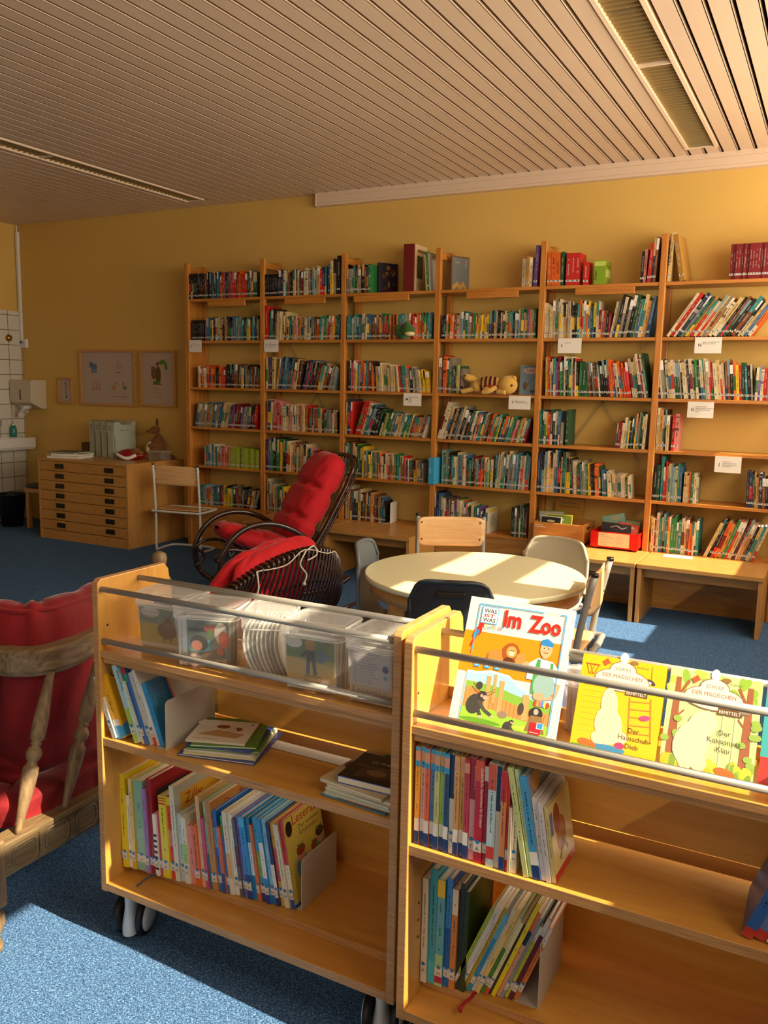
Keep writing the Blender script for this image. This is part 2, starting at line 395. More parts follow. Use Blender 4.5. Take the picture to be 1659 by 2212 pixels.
# ------------------------------------------------------------------ bookcase
S=5.89; YB=6.155; TOP=2.476
UX=[-5.113,-4.310,-3.530,-2.721,-1.921,-1.113,-.305]
ROWS=[2.173,1.819,1.420,1.076,.736,.387]
M_brace=plain('brace_wire','#a3936a',.6)
BC=thing('bookcase','long pine bookcase of six bays full of books standing against the yellow wall','bookcase',(-2.7,S,0))
for k,x in enumerate(UX):
    mb=MB(); mb.box(x,S,0,x+.042,S+.04,TOP); mb.box(x,YB-.045,0,x+.042,YB-.005,TOP-.005)
    for z in (TOP-.075,1.62,.9,.2): mb.box(x+.011,S+.03,z,x+.031,YB-.03,z+.05)
    if k==0: mb.box(x+.012,S+.03,0,x+.03,YB-.03,2.15)
    mb.build('side_frame',M_pinev,BC,world=True,bevel=.004)
for k in range(6):
    xa,xb=UX[k]+.042,UX[k+1]
    for j,z in enumerate(ROWS):
        mb=MB(); mb.box(xa,S+.004,z-.022,xb,YB-.01,z); mb.build('shelf',M_pine,BC,world=True,bevel=.002)
    if k<5:
        wd=xb-xa; mb=MB(); mb.box(xa+wd*(.28 if k!=2 else .1),S-.006,2.105,xa+wd*(.80 if k!=2 else .72),S+.014,2.15)
        mb.build('label_board',M_pine,BC,world=True,bevel=.003)
    mb=MB(); mb.box(xa,S+.012,0,xb,S+.03,.365); mb.build('base_panel',M_pinek,BC,world=True)
    if k in (1,4):
        mb=MB(); cx=(xa+xb)/2
        for s_ in (-1,1): mb.box(-.5,-.0015,-.004,.5,.0015,.004,M=Matrix.Translation((cx,YB-.02,1.38))@Matrix.Rotation(s_*R(56),4,'Y')@Matrix.Scale(1.0,4,(1,0,0)))
        mb.build('cross_brace',M_brace,BC,world=True)

# paper signs clipped to shelf fronts
def sign(letter,x0,x1,z1,z0,lines,lab,tilt=0):
    o=thing('shelf_sign',lab,'sign',((x0+x1)/2,S-.006,z1))
    mb=MB(); w_=x1-x0; h=z1-z0
    mb.box(-w_/2,-.001,-h,w_/2,0,0); mb.box(-w_/2,-.001,-.001,w_/2,.03,.0)
    mb.build('card',M_paper,o)
    mb=MB(); A=Art(mb,(-w_/2,-.0015,-h),(1,0,0),(0,0,1),(0,-1,0))
    A.text(letter,w_*.14,h*.42,h*.26,'#2a2320',bold=.01)
    for i,(t,) in enumerate([(l,) for l in lines]): A.text(t,w_*.3,h*.66-i*h*.1,h*.09,'#5a5048')
    mb.build('writing',M_print,o); return o
sign('K',-5.065,-4.925,1.826,1.722,['Krimis und','Detektivgeschichten'],'small white card lettered K on the leftmost bay of the bookcase')
sign('F',-4.262,-4.118,1.826,1.722,['Fantasy','Fantastische Erzählungen','Märchen und Sagen','Magie, Hexen'],'small white card lettered F on the second bay from the left')
sign('M',-2.957,-2.805,1.415,1.318,['Mädchen, Freundschaft','Familie','Jungen','Schule','Liebe'],'white card lettered M under books with a long list, third bay')
sign('T',-2.109,-1.945,1.415,1.318,['Tiere','Pferdegeschichten und','Tiergeschichten, Abenteuer'],'white card lettered T below the striped soft toy')
sign('S',-1.766,-1.601,1.817,1.714,['Sachbücher'],'white card lettered S with one printed line, fifth bay')
sign('N',-.862,-.698,1.817,1.714,['Natur und Geografie, Tiere','Pflanzen und Umwelt'],'white card lettered N on the rightmost bay, below slanting books')
sign('G',-.878,-.717,1.406,1.301,['Geschichte, Politik','Religion, Länder und Kulturen','Astronomie, Mythologie','Sagen'],'white card lettered G above an empty shelf space, rightmost bay')
sign('J',-.685,-.525,1.058,.955,['Jungsbücher','Abenteuergeschichten','Spannende Geschichten','Piraten, Ritter'],'white card lettered J, the lowest card on the bookcase')

# benches in front of the bookcase
def bench(x0,x1,lab,y0=5.424):
    o=thing('bench',lab,'bench',((x0+x1)/2,(y0+S)/2,0),group=None); h=.385; yb=S-.006
    mb=MB(); mb.box(x0,y0,h-.028,x1,yb,h); mb.build('bench_top',M_beech,o,world=True,bevel=.003)
    for xa in (x0+.004,x1-.03): 
        mb=MB(); mb.box(xa,y0+.012,0,xa+.026,yb-.01,h-.028); mb.build('leg_panel',M_beechv,o,world=True,bevel=.002)
    mb=MB(); mb.box(x0+.03,y0+.1,h-.1,x1-.03,y0+.12,h-.028); mb.build('apron',M_beech,o,world=True)
bench(-4.14,-3.40,'low beech bench before the bookcase, behind the red rocking chair')
bench(-3.395,-2.655,'low beech bench left of the wooden chair behind the round table')
bench(-1.80,-1.058,'low beech bench under the red plastic box')
bench(-1.049,-.307,'low beech bench at the right edge, in front of the rightmost bay')

# ------------------------------------------------------------------ plan chest and corner
CX0,CX1,CY0,CHH=-6.50,-5.39,5.432,.748
PC=thing('plan_chest','wide low wooden plan chest with seven shallow drawers in the left corner','chest of drawers',((CX0+CX1)/2,5.8,0))
mb=MB(); mb.box(CX0,CY0+.004,0,CX0+.022,YW-.004,CHH-.02); mb.box(CX1-.022,CY0+.004,0,CX1,YW-.004,CHH-.02); mb.box(CX0+.02,CY0+.03,.0,CX1-.02,YW-.01,CHH-.02)
mb.box(CX0+.022,CY0+.012,0,CX1-.022,CY0+.05,.085)
mb.build('body',M_beechv,PC,world=True)
mb=MB(); mb.box(CX0-.004,CY0,CHH-.022,CX1+.004,YW-.004,CHH); mb.build('top',M_beech,PC,world=True,bevel=.002)
dh=(CHH-.022-.09)/7
for i in range(7):
    z=.09+i*dh; mb=MB(); mb.box(CX0+.024,CY0+.008,z+.003,CX1-.024,CY0+.03,z+dh-.003); d=mb.build('drawer',M_beech,PC,world=True,bevel=.0015)
    for fx in (.235,.79):
        x=CX0+.02+(CX1-CX0)*fx; mb=MB(); mb.box(x-.05,CY0-.002,z+.026,x+.05,CY0+.007,z+.028); mb.box(x-.05,CY0-.002,z+.066,x+.05,CY0+.007,z+.068)
        mb.box(x-.05,CY0-.0015,z+.026,x-.047,CY0+.007,z+.068); mb.box(x+.047,CY0-.0015,z+.026,x+.05,CY0+.007,z+.068); mb.box(x-.047,CY0+.002,z+.028,x+.047,CY0+.0075,z+.066)
        mb.build('handle',M_dark,d,world=True)
# four magazine file boxes
def filebox(x,y,lab,first=None):
    o=thing('file_box',lab,'file box',(x,y,CHH),group=None)
    mb=MB(); w_=.092; D=.26; H=.335
    prof=[(0,0),(D,0),(D,.26),(D+.006,H),(D-.03,H+.004),(D-.07,H-.03),(.09,H-.03),(.05,H),(-.012,H),(-.016,.24),(0,.17)]
    mb.prism(prof,0,w_,'x'); mb.build('box_body',M_filebox,o,bevel=.004)
    mb=MB(); mb.prism([(-.004,.0),(-.0175,.0),(-.0175,.24),(-.014,.25),(-.0055,.17),(-.002,.05)],.012,w_-.012,'x'); mb.build('front_panel',M_filebox,o)
    mb=MB(); mb.box(.022,-.005,H-.008,w_-.02,.03,H+.003); mb.build('finger_hole',M_dark,o)
    mb=MB(); A=Art(mb,(0,-.0165,0),(1,0,0),(0,0,1),(0,-1,0),z0=.0014)
    A.text('ARCHIV',.018,.285,.012,'#3a3a36',bold=.02); A.text('BOX 4',.022,.262,.012,'#3a3a36',bold=.02)
    A2=Art(mb,(w_,0,0),(0,1,0),(0,0,1),(1,0,0)); A2.text('ARCHIV  &  BOX',.06,.25,.014,'#3a3a36',bold=.02)
    mb.build('lettering',M_print,o)
for i,(x,y,l) in enumerate([(-6.235,5.93,'pale grey file box, leftmost of four on the plan chest'),(-6.125,5.90,'pale grey file box, second from left on the plan chest'),(-6.01,5.865,'pale grey file box, third from left on the plan chest'),(-5.895,5.83,'pale grey file box nearest the plush kangaroo on the plan chest')]):
    filebox(x-.09,y-.02,l)
# folders lying flat
for i,(x,y,z,w_,d,h,rz,c,l) in enumerate([(-6.27,5.62,CHH,.33,.25,.022,.25,'#d8d3c6','white ring folder lying at the bottom of the stack on the plan chest'),(-6.25,5.63,CHH+.022,.31,.24,.02,.4,'#c9c5ba','light grey folder lying in the middle of the stack on the plan chest'),(-6.30,5.64,CHH+.042,.3,.23,.012,.1,'#5c5e50','dark green grey folder lying on top of the stack on the plan chest')]):
    mb=MB(); mb.box(-w_/2,-d/2,0,w_/2,d/2,.003,0,lin(c)); mb.box(-w_/2,-d/2,h-.003,w_/2,d/2,h,0,lin(c)); mb.box(-w_/2,-d/2,0,-w_/2+.003,d/2,h,0,lin(c)); mb.box(-w_/2+.003,-d/2+.005,.003,w_/2-.006,d/2-.005,h-.003,0,lin('#e9e4d6'))
    o=mb.build('folder',M_book); o.location=(x,y,z); o.rotation_euler=(0,0,rz); tag(o,l,'folder')
mb=MB(); mb.box(-.13,-.06,0,.13,.06,.11); mb.box(-.13,-.06,.085,.13,.06,.0855); o=mb.build('cardboard_box',plain('brown_card','#5c3a1e',.7),bevel=.003); o.location=(-6.40,6.05,CHH); tag(o,'flat dark brown box behind the folders on the plan chest','box')
# kangaroo
K=thing('plush_kangaroo','brown plush kangaroo with pale belly sitting upright on the plan chest','soft toy',(-5.60,6.03,CHH),rz=R(-35))
mb=MB(); mb.grid(lambda u,v:(lambda a,t:V((.07+.035*math.sin(t*3.1)-.07*t**1.5)*math.cos(a)+.01,(.075+.03*math.sin(t*3.1)-.075*t**1.5)*math.sin(a)+.02*t,.02+.225*t))(2*math.pi*u,v),16,12,closed_u=True)
mb.ball((0,-.01,.265),(.034,.048,.04)); mb.ball((0,-.055,.255),(.018,.03,.018))
for s_ in (-1,1):
    mb.ball((s_*.022,.012,.335),(.011,.008,.04)); mb.ball((s_*.065,-.06,.03),(.028,.075,.028)); mb.tube(smooth_path([(s_*.05,0,.17),(s_*.065,-.045,.14),(s_*.045,-.075,.12)],4),[.018]*9,8)
mb.tube(smooth_path([(0,.05,.04),(.02,.12,.02),(.09,.15,.015)],5),[.03-.0022*i for i in range(11)],8)
mb.build('body',M_brown,K)
mb=MB(); mb.ball((0,-.05,.09),(.05,.05,.075)); mb.build('belly',M_creampl,K)
mb=MB(); mb.ball((-.014,-.05,.275),.005,n=8); mb.ball((.014,-.05,.275),.005,n=8); mb.ball((0,-.085,.258),.006,n=8); mb.build('eyes_and_nose',M_dark,K)
# red shiny pouch with brown plush
P_=thing('red_pouch','shiny red and white pouch lying on the plan chest beside the file boxes','pouch',(-5.68,5.78,CHH),rz=R(25))
mb=MB(); mb.grid(lambda u,v:(lambda a,t:V(.14*math.cos(a)*math.sin(t),.06*math.sin(a)*math.sin(t),.045-.045*math.cos(t)*(1+.25*math.sin(3*a))))(2*math.pi*u,.02+v*3.1),20,12,closed_u=True); mb.build('pouch_body',M_redgloss,P_)
mb=MB(); mb.tube(smooth_path([(-.12,-.03,.055),(-.06,-.062,.03),(0,-.07,.02),(.07,-.06,.05)],5),.008,8,flat=2); mb.build('white_band',M_white,P_)
mb=MB(); mb.ball((.05,-.02,.085),(.05,.035,.03)); mb.ball((.10,-.03,.07),(.025,.025,.022)); mb.ball((.0,.01,.085),(.04,.02,.018)); o=mb.build('small_plush_animal',M_brown); o.location=(-5.68,5.78,CHH-.002); o.rotation_euler=(0,0,R(25)); tag(o,'small brown plush animal lying on the shiny red pouch','soft toy')
CB=thing('clear_box','low clear plastic box on the right end of the plan chest','plastic box',(-5.48,5.94,CHH))
mb=MB(); mb.box(-.085,-.06,0,.085,.06,.075); mb.build('box_body',M_clear,CB,bevel=.01); mb=MB(); mb.box(-.09,-.065,.075,.09,.065,.085); mb.build('lid',M_clearlid,CB,bevel=.003)
# pictures
def picture(x0,x1,z1,z0,lab,draw,fw_=.022):
    o=thing('framed_picture',lab,'picture',((x0+x1)/2,YW,z0)); w_=x1-x0; h=z1-z0
    mb=MB()
    for a in ((-w_/2,0,w_/2,fw_),(-w_/2,h-fw_,w_/2,h),(-w_/2,fw_,-w_/2+fw_,h-fw_),(w_/2-fw_,fw_,w_/2,h-fw_)): mb.box(a[0],-.03,a[1],a[2],-.001,a[3])
    mb.build('frame',M_beech,o,bevel=.002)
    mb=MB(); mb.box(-w_/2+fw_,-.012,fw_,w_/2-fw_,-.006,h-fw_); mb.build('mount',plain('picture_mount','#b7a392',.35) if 'picture_mount' not in MATS else MATS['picture_mount'],o)
    mb=MB(); A=Art(mb,(-w_/2,-.0125,0),(1,0,0),(0,0,1),(0,-1,0)); draw(A,w_,h); mb.build('drawing',M_print,o)
def d1(A,w_,h):
    A.line([(w_*.42,h*.75),(w_*.5,h*.8),(w_*.5,h*.3),(w_*.52,h*.22)],.006,'#4a3524'); A.line([(w_*.42,h*.72),(w_*.58,h*.7)],.004,'#4a3524'); A.ell(w_*.48,h*.78,.012,.008,'#5a4029'); A.ell(w_*.53,h*.25,.012,.014,'#5a4029')
def eleph(A,x,y,s,c):
    A.ell(x,y,s,s*.68,c); A.ell(x-s*.95,y+s*.35,s*.42,s*.4,c); A.ell(x-s*.62,y+s*.35,s*.3,s*.42,'#3c5675')
    A.line([(x-s*1.2,y+s*.3),(x-s*1.45,y-s*.1),(x-s*1.55,y-s*.3)],s*.16,c)
    for q in (-.6,-.2,.3,.7): A.rect(x+q*s-s*.13,y-s*1.3,x+q*s+s*.13,y-s*.2,c)
    A.line([(x-s,y-s*1.32),(x+s,y-s*1.32)],s*.06,'#3a2a1a'); A.ell(x-s*.9,y+s*.85,s*.3,s*.18,'#5a3a22')
def bird(A,x,y,s,c,f=1):
    A.ell(x,y,s,s*.7,c); A.line([(x+f*s*.5,y+s*.3),(x+f*s*.9,y+s*1.5)],s*.35,c); A.ell(x+f*s*.95,y+s*1.6,s*.3,s*.28,'#5a3a22'); A.line([(x,y-s*.5),(x,y-s*2.2)],s*.12,'#5a3a22')
def d2(A,w_,h):
    eleph(A,w_*.25,h*.7,.045,'#4c6a92'); A.line([(w_*.64,h*.66),(w_*.67,h*.74),(w_*.70,h*.66),(w_*.73,h*.74),(w_*.75,h*.66)],.006,'#8d7c66'); A.line([(w_*.65,h*.6),(w_*.73,h*.6)],.005,'#4a3a28'); A.ell(w_*.69,h*.78,.018,.012,'#a48b76')
    for q in (0,.045,.09): A.line([(w_*.22+q,h*.44),(w_*.23+q,h*.3)],.012,'#a4705a'); A.ell(w_*.23+q,h*.3,.018,.016,'#b0855f')
    bird(A,w_*.6,h*.33,.026,'#b5793a'); bird(A,w_*.8,h*.33,.026,'#6f7a58',-1); A.line([(w_*.56,h*.17),(w_*.84,h*.17)],.005,'#6a5a48')
    A.text('Tierisch gut',w_*.74,h*.13,.014,'#6a5a48')
def d3(A,w_,h):
    A.ell(w_*.38,h*.6,.035,.06,'#6b4a26'); A.ell(w_*.5,h*.56,.032,.085,'#4f3a1e'); A.ell(w_*.48,h*.76,.018,.02,'#6b4a26'); A.ell(w_*.35,h*.68,.022,.02,'#6b4a26')
    for i,(a,b) in enumerate([(.58,.78),(.64,.8),(.7,.76),(.72,.7)]): A.ell(w_*a,h*b,.026,.02,'#3f7a26',rot=-.5*i)
    A.ell(w_*.45,h*.43,.045,.02,'#4a6b24'); A.line([(w_*.34,h*.4),(w_*.6,h*.4)],.01,'#7a5a3a')
    for i in range(3): A.text('allerlei Tiere',w_*.36,h*.32-i*.035,.02,'#8a7a66',rot=-.15)
picture(-7.005,-6.80,1.482,1.222,'smallest framed drawing of a long animal, left of the others',d1,.018)
picture(-6.69,-5.95,1.755,1.215,'large framed sheet of four small animal drawings above the file boxes',d2)
picture(-5.895,-5.452,1.75,1.222,'upright framed drawing with green leaves nearest the bookcase',d3)
# towel dispenser
T=thing('paper_towel_dispenser','cream paper towel dispenser on the wall with a towel hanging out','towel dispenser',(-7.36,YW,1.16))
mb=MB(); mb.prism([(0,0),(0,.29),(-.17,.29),(-.19,.27),(-.19,.06),(-.10,.02),(-.06,0)],-.16,.16,'x'); mb.build('housing',plain('cream_plastic','#cdbfa2',.4),T,bevel=.006)
mb=MB(); mb.box(-.006,-.193,.09,.006,-.189,.19); mb.build('slot',M_dark,T)
mb=MB(); mb.grid(lambda u,v:V(-.10+.18*u+.02*math.sin(6*v),-.14+.025*math.sin(9*u+3*v),.03-.13*v*(1-.5*u)),12,8); mb.build('paper_towel',M_paper,T,solid=.001)
Th=thing('thermostat','small white thermostat on the wall above the towel dispenser','thermostat',(-7.49,YW,1.82))
mb=MB(); mb.box(-.055,-.03,-.045,.055,0,.045); mb.build('housing',M_white,Th,bevel=.005); mb=MB(); mb.box(-.04,-.0315,.0,-.012,-.029,.025); mb.box(.004,-.0315,.0,.012,-.029,.02); mb.build('display',M_dark,Th)
mb=MB(); mb.box(XL+.013,YW-.035,1.86,XL+.038,YW-.003,2.93); mb.box(XL+.02,YW-.03,2.93,XL+.03,YW-.02,2.995); o=mb.build('cable_duct',M_white); tag(o,'thin white vertical cable duct in the left room corner','cable duct')
mb=MB(); mb.lathe([(.035,0),(.037,.01),(.025,.028),(.008,.033)],n=20,M=Matrix.Translation((XL+.012,6.0,1.868))@Matrix.Rotation(R(90),4,'Y')); o=mb.build('wall_knob',M_brass); tag(o,'round brass knob on the white tiles','knob')
SK=thing('wash_basin','white ceramic wash basin edge at the left border below the tiles','basin',(XL+.15,5.8,.74))
mb=MB(); mb.prism([(XL+.012,.74),(XL+.19,.74),(XL+.21,.77),(XL+.21,.86),(XL+.19,.865),(XL+.17,.83),(XL+.06,.8),(XL+.04,.865),(XL+.012,.865)],5.2,6.12,'y'); mb.build('bowl',M_white,SK,world=True,bevel=.006)
mb=MB(); mb.tube(smooth_path([(XL+.03,5.83,.86),(XL+.03,5.83,1.02),(XL+.09,5.80,1.03),(XL+.10,5.79,.98)],5),.011,10); mb.build('tap',M_alu,SK,world=True)
SB=thing('soap_bottle','turquoise soap bottle on the wash basin at the left border','bottle',(XL+.05,5.98,.866))
mb=MB(); mb.lathe([(.03,0),(.033,.01),(.033,.09),(.02,.115),(.012,.12)],n=20); mb.build('bottle',M_teal,SB); mb=MB(); mb.lathe([(.014,.118),(.014,.135),(.005,.137),(.005,.15)],n=12); mb.tube([(0,0,.15),(.03,0,.15),(.035,0,.14)],.005,8); mb.build('pump',M_white,SB)
mb=MB(); mb.lathe([(.10,0),(.14,.31),(.146,.315),(.146,.325),(.135,.325),(.132,.31),(.095,.012),(.001,.011)],n=32); o=mb.build('waste_bin',M_blackp); o.location=(-7.24,5.72,0); tag(o,'black round waste bin on the floor below the basin','waste bin')
ST=thing('stool','low wooden stool with grey cushion left of the plan chest','stool',(-6.86,5.86,0))
for a,b in ((-1,-1),(1,-1),(-1,1),(1,1)):
    mb=MB(); mb.box(a*.14-.02,b*.13-.02,0,a*.14+.02,b*.13+.02,.37); mb.build('leg',M_beechv,ST,bevel=.003)
mb=MB(); mb.box(-.17,-.16,.36,.17,.16,.40); mb.build('seat',M_beech,ST,bevel=.004)
mb=MB(); mb.box(-.16,-.15,.40,.16,.15,.44); mb.build('cushion',M_cushg,ST,bevel=.018,seg=3)

# ------------------------------------------------------------------ round table
TX,TY,TR,TH=-1.40,3.54,.497,.64
RT=thing('round_table','low round children\'s table with cream top and beech legs','table',(TX,TY,0))
mb=MB(); mb.lathe([(TR-.004,TH-.024),(TR,TH-.02),(TR,TH-.004),(TR-.004,TH)],n=80); mb.build('tabletop',M_tabletop,RT)
mb=MB(); mb.lathe([(TR-.045,TH-.085),(TR-.025,TH-.085),(TR-.025,TH-.024),(TR-.045,TH-.024)],n=64); mb.build('apron',M_beech,RT)
for a in (-116,-26,64,154):
    mb=MB(); M=Matrix.Rotation(R(a),4,'Z'); mb.box(TR-.085,-.027,0,TR-.028,.027,TH-.024,M=M); mb.build('leg',M_beechv,RT,bevel=.006)

# ------------------------------------------------------------------ chairs
def wood_chair(lab,loc,rz,metal,rad=.0105,w_=.37,H=.76,SH=.38,depth=.33,lean=.03,plymat=None,name='school_chair'):
    o=thing(name,lab,'chair',loc,rz=R(rz)); hw=w_/2; pm=plymat or M_beechl
    for s_ in (-1,1):   # post with backward sloping top, curved foot of the sled frame
        mb=MB(); mb.tube(smooth_path([(s_*hw,-.0,rad),(s_*hw,.0,.1),(s_*hw,.0,SH),(s_*hw,lean,H)],4),rad,10); mb.build('post',metal,o)
        mb=MB(); mb.lathe([(rad*1.1,-.006),(rad*1.1,.008)],c=(s_*hw,lean,H),n=10); mb.build('end_cap',M_dark,o)
    mb=MB(); pts=[(-hw,0,rad)]+[Vector(p) for p in smooth_path([(-hw,-.05,rad),(-hw,-depth+.06,rad),(-hw+.06,-depth,rad),(hw-.06,-depth,rad),(hw,-depth+.06,rad),(hw,-.05,rad)],5)]+[(hw,0,rad)]
    mb.tube(pts,rad,10); mb.build('floor_runner',metal,o)
    mb=MB(); hs=hw+.015; pts=smooth_path([(-hs,.02,SH-.012),(-hs+.05,.045,SH-.012),(0,.05,SH-.012),(hs-.05,.045,SH-.012),(hs,.02,SH-.012),(hs,-depth+.04,SH-.012),(hs-.05,-depth,SH-.012),(0,-depth-.005,SH-.012),(-hs+.05,-depth,SH-.012),(-hs,-depth+.04,SH-.012)],5,closed=True)
    mb.tube(pts,rad,10,closed=True); mb.build('seat_frame',metal,o)
    def seatf(u,v):
        a=(u-.5)*2; b=(v-.5)*2; e=(1-abs(a)**5)**.5 if abs(a)<1 else 0
        return V(a*(hw-.005)*(1-.04*abs(b)**6),-depth/2+.02+b*(depth/2)*(.80+.2*e),SH+.004-.012*(1-a*a)*(1-b*b)-(.02*max(0,-b)**4))
    mb=MB(); mb.grid(seatf,21,15); mb.build('seat',pm,o,solid=.009)
    def backf(u,v):
        a=(u-.5)*2; b=(v-.5)*2; e=(1-abs(a)**6)**.4 if abs(a)<1 else 0
        z=H-.092+b*.083*(.72+.28*e); return V(a*(hw+.004),lean*.8+.016*(1-a*a)-.014,z)
    mb=MB(); mb.grid(backf,21,11); b=mb.build('backrest',pm,o,solid=.009)
    for s_ in (-1,1):
        for z in (H-.04,H-.135):
            mb=MB(); mb.ball((s_*(hw-.022),lean*.8-.018,z),(.005,.003,.005),n=8); mb.ball((s_*(hw-.022),lean*.8-.004,z),(.005,.004,.005),n=8); mb.build('rivet',M_dark,b)
    return o
wood_chair('white framed wooden school chair facing the shelves beside the plan chest',(-4.96,5.585,0),188.6,M_steelw,w_=.44,depth=.27,SH=.37)
wood_chair('beech school chair with grey tube frame behind the round table',(-1.86,4.33,0),29,M_alu,rad=.012,w_=.37)
wood_chair('beech school chair seen from the side at the right of the round table',(-.855,3.42,0),-86,M_alu,rad=.014,w_=.36,lean=.06,H=.76,SH=.43,depth=.25)
def shell_chair(lab,loc,rz,mat,H=.74,SH=.38,w_=.34,legmat=None,slot=False):
    o=thing('plastic_chair',lab,'chair',loc,rz=R(rz)); hw=w_/2
    prof=smooth_path([(0,-.36,SH-.01),(0,-.30,SH+.008),(0,-.16,SH-.006),(0,-.06,SH),(0,-.015,SH+.06),(0,.005,SH+.16),(0,.02,H-.06),(0,.03,H)],5)
    n=len(prof)
    def f(u,v):
        t=v*(n-1); i=min(int(t),n-2); p=prof[i].lerp(prof[i+1],t-i); a=(u-.5)*2
        e=1.0
        if v<.08: e=(1-((.08-v)/.08)**3)**.5*.2+.8
        up=max(0,(v-.5)/.5); q=max(0,(v-.62)/.38); r_=.075; k=1-r_/hw; m=max(0,(abs(a)-k)/(1-k)); drop=r_*(1-max(0,1-m*m)**.5)
        x=a*hw*e*(1-.05*math.sin(math.pi*min(1,max(0,(v-.35)/.3))))
        y=p.y-.05*up*(a*a); z=p.z-(.012*(1-a*a) if v<.45 else 0)-drop*q**1.5-.012*q*a*a
        return V(x,y,z)
    mb=MB(); mb.grid(f,25,40); mb.build('seat_shell',mat,o,solid=.008,sub=1)
    # rolled rim of the backrest
    rim=[f(0,v) for v in [.55+.45*i/14 for i in range(15)]]+[f(i/12,1) for i in range(1,12)]+[f(1,1-.45*i/14) for i in range(15)]
    mb=MB(); mb.tube(smooth_path(rim,2),.0095,8); mb.build('rim',mat,o)
    if slot:
        mb=MB(); mb.box(-.055,.018,H-.058,.055,.036,H-.038); mb.build('grip_slot',M_dark,o,bevel=.004)
    lm=legmat or M_steelg
    for sx in (-1,1):
        mb=MB(); mb.tube(smooth_path([(sx*(hw-.0),-.33,0.011),(sx*(hw-.02),-.29,SH-.04),(sx*(hw-.05),-.26,SH-.016)],5),.011,10); mb.build('leg',lm,o)
        mb=MB(); mb.tube(smooth_path([(sx*(hw-.0),.045,0.011),(sx*(hw-.02),-.0,SH-.04),(sx*(hw-.05),-.04,SH-.014)],5),.0125,10); mb.build('leg',lm,o)
    mb=MB(); mb.tube([(-hw+.03,-.3,SH-.03),(-hw+.03,.0,SH-.03)],.009,8); mb.tube([(hw-.03,-.3,SH-.03),(hw-.03,.0,SH-.03)],.009,8); mb.build('under_frame',lm,o)
    return o
shell_chair('dark grey plastic chair with grip slot in front of the round table',(-1.235,2.90,0),199,M_shell_d,legmat=M_green,slot=True,H=.75,w_=.32)
shell_chair('beige plastic shell chair behind the right side of the round table',(-1.245,4.325,0),-12,M_shell_b,H=.692,w_=.36)
shell_chair('grey plastic chair with green legs seen edge-on left of the round table',(-1.92,3.45,0),104,M_shell_g,legmat=M_green,H=.74)

# ------------------------------------------------------------------ cushions
def puff(path,widths,thick,across,normals=None,tufts=(),nu=40,nv=70,ex=.55,wrinkle=.006,seed=1):
    """soft slab following a centre line; across = unit vector of its width"""
    P=smooth_path(path,10); n=len(P); A=Vector(across).normalized(); rnd=random.Random(seed); ph=[rnd.uniform(0,6) for _ in range(6)]
    L=[0]
    for i in range(1,n): L.append(L[-1]+(P[i]-P[i-1]).length)
    def at(v):
        d=v*L[-1]
        for i in range(1,n):
            if L[i]>=d or i==n-1:
                t=(d-L[i-1])/max(1e-6,L[i]-L[i-1]); return P[i-1].lerp(P[i],t),(P[min(i+1,n-1)]-P[max(i-2,0)]).normalized()
    def wd(v):
        k=v*(len(widths)-1); i=min(int(k),len(widths)-2); return widths[i]+(widths[i+1]-widths[i])*(k-i)
    def f(u,v):
        v=.004+.992*v; p,t=at(v); nn=t.cross(A).normalized(); a=2*math.pi*u
        c,s_=math.cos(a),math.sin(a); sx=math.copysign(abs(c)**ex,c); sy=math.copysign(abs(s_)**.8,s_)
        end=min(1,(1-abs(2*v-1)**14)**.5+.02)
        th=thick*(.45+.55*min(1,(1-abs(2*v-1)**6)))
        q=0
        for tv in tufts: q+=math.exp(-((v-tv)/.035)**2)*(.45+.25*math.cos(sx*9))
        th*=(1-.62*min(q,1))
        w_=wd(v)*end*(1-.05*min(q,1)); 
        wr=wrinkle*(math.sin(14*sx+9*v+ph[0])*math.sin(31*v+ph[1])+.6*math.sin(23*sx+ph[2]+17*v))
        return p+A*(w_/2*sx)+nn*(th/2*sy*end*(1+.25*math.cos(sx*1.3))+wr*abs(sy))
    mb=MB(); mb.grid(f,nu,nv,closed_u=True); return mb

# ------------------------------------------------------------------ rocking chair
fP=V(-3.52,4.40,0); ff=V(-.55,-.835,0); ss=V(-.835,.55,0)
def W(u,off,z): return fP+ff*u+ss*off+V(0,0,z)
RC=thing('rocking_chair','dark rattan rocking chair with tall tufted red cushion','rocking chair',tuple(W(-.45,.3,0)))
loop=[(-.93,.10),(-.86,.06),(-.75,.03),(-.5,.014),(-.28,.014),(-.12,.035),(-.02,.11),(.015,.21),(.012,.31),(-.045,.42),(-.14,.497),(-.26,.528),(-.39,.515),(-.52,.46),(-.62,.385),(-.72,.29),(-.80,.2)]
for off in (0,.6):
    mb=MB(); mb.tube(smooth_path([W(u,off,z) for u,z in loop],7),.0195,12); h=mb.build('rocker_hoop',M_rattan,RC,world=True)
    for u,z in ((-.02,.11),(-.62,.385),(-.75,.03)):
        mb=MB(); c=W(u,off,z); mb.ball(tuple(c),.021,n=10); mb.build('binding',M_bind,h,world=True)
    sg=.08 if off==0 else -.08
    mb=MB(); mb.tube(smooth_path([W(u,off+sg,z) for u,z in [(.035,.17),(-.01,.20),(-.02,.25),(.03,.30),(-.03,.345),(-.13,.345),(-.28,.29),(-.45,.25),(-.66,.25),(-.78,.16)]],6),.012,10); mb.build('seat_rail',M_rattan,RC,world=True)
    mb=MB(); mb.tube(smooth_path([W(u,off+sg*.4,z) for u,z in [(-.10,.03),(-.16,.16),(-.26,.26),(-.42,.24),(-.52,.12),(-.55,.02)]],6),.011,10); mb.build('scroll_brace',M_rattan,RC,world=True)
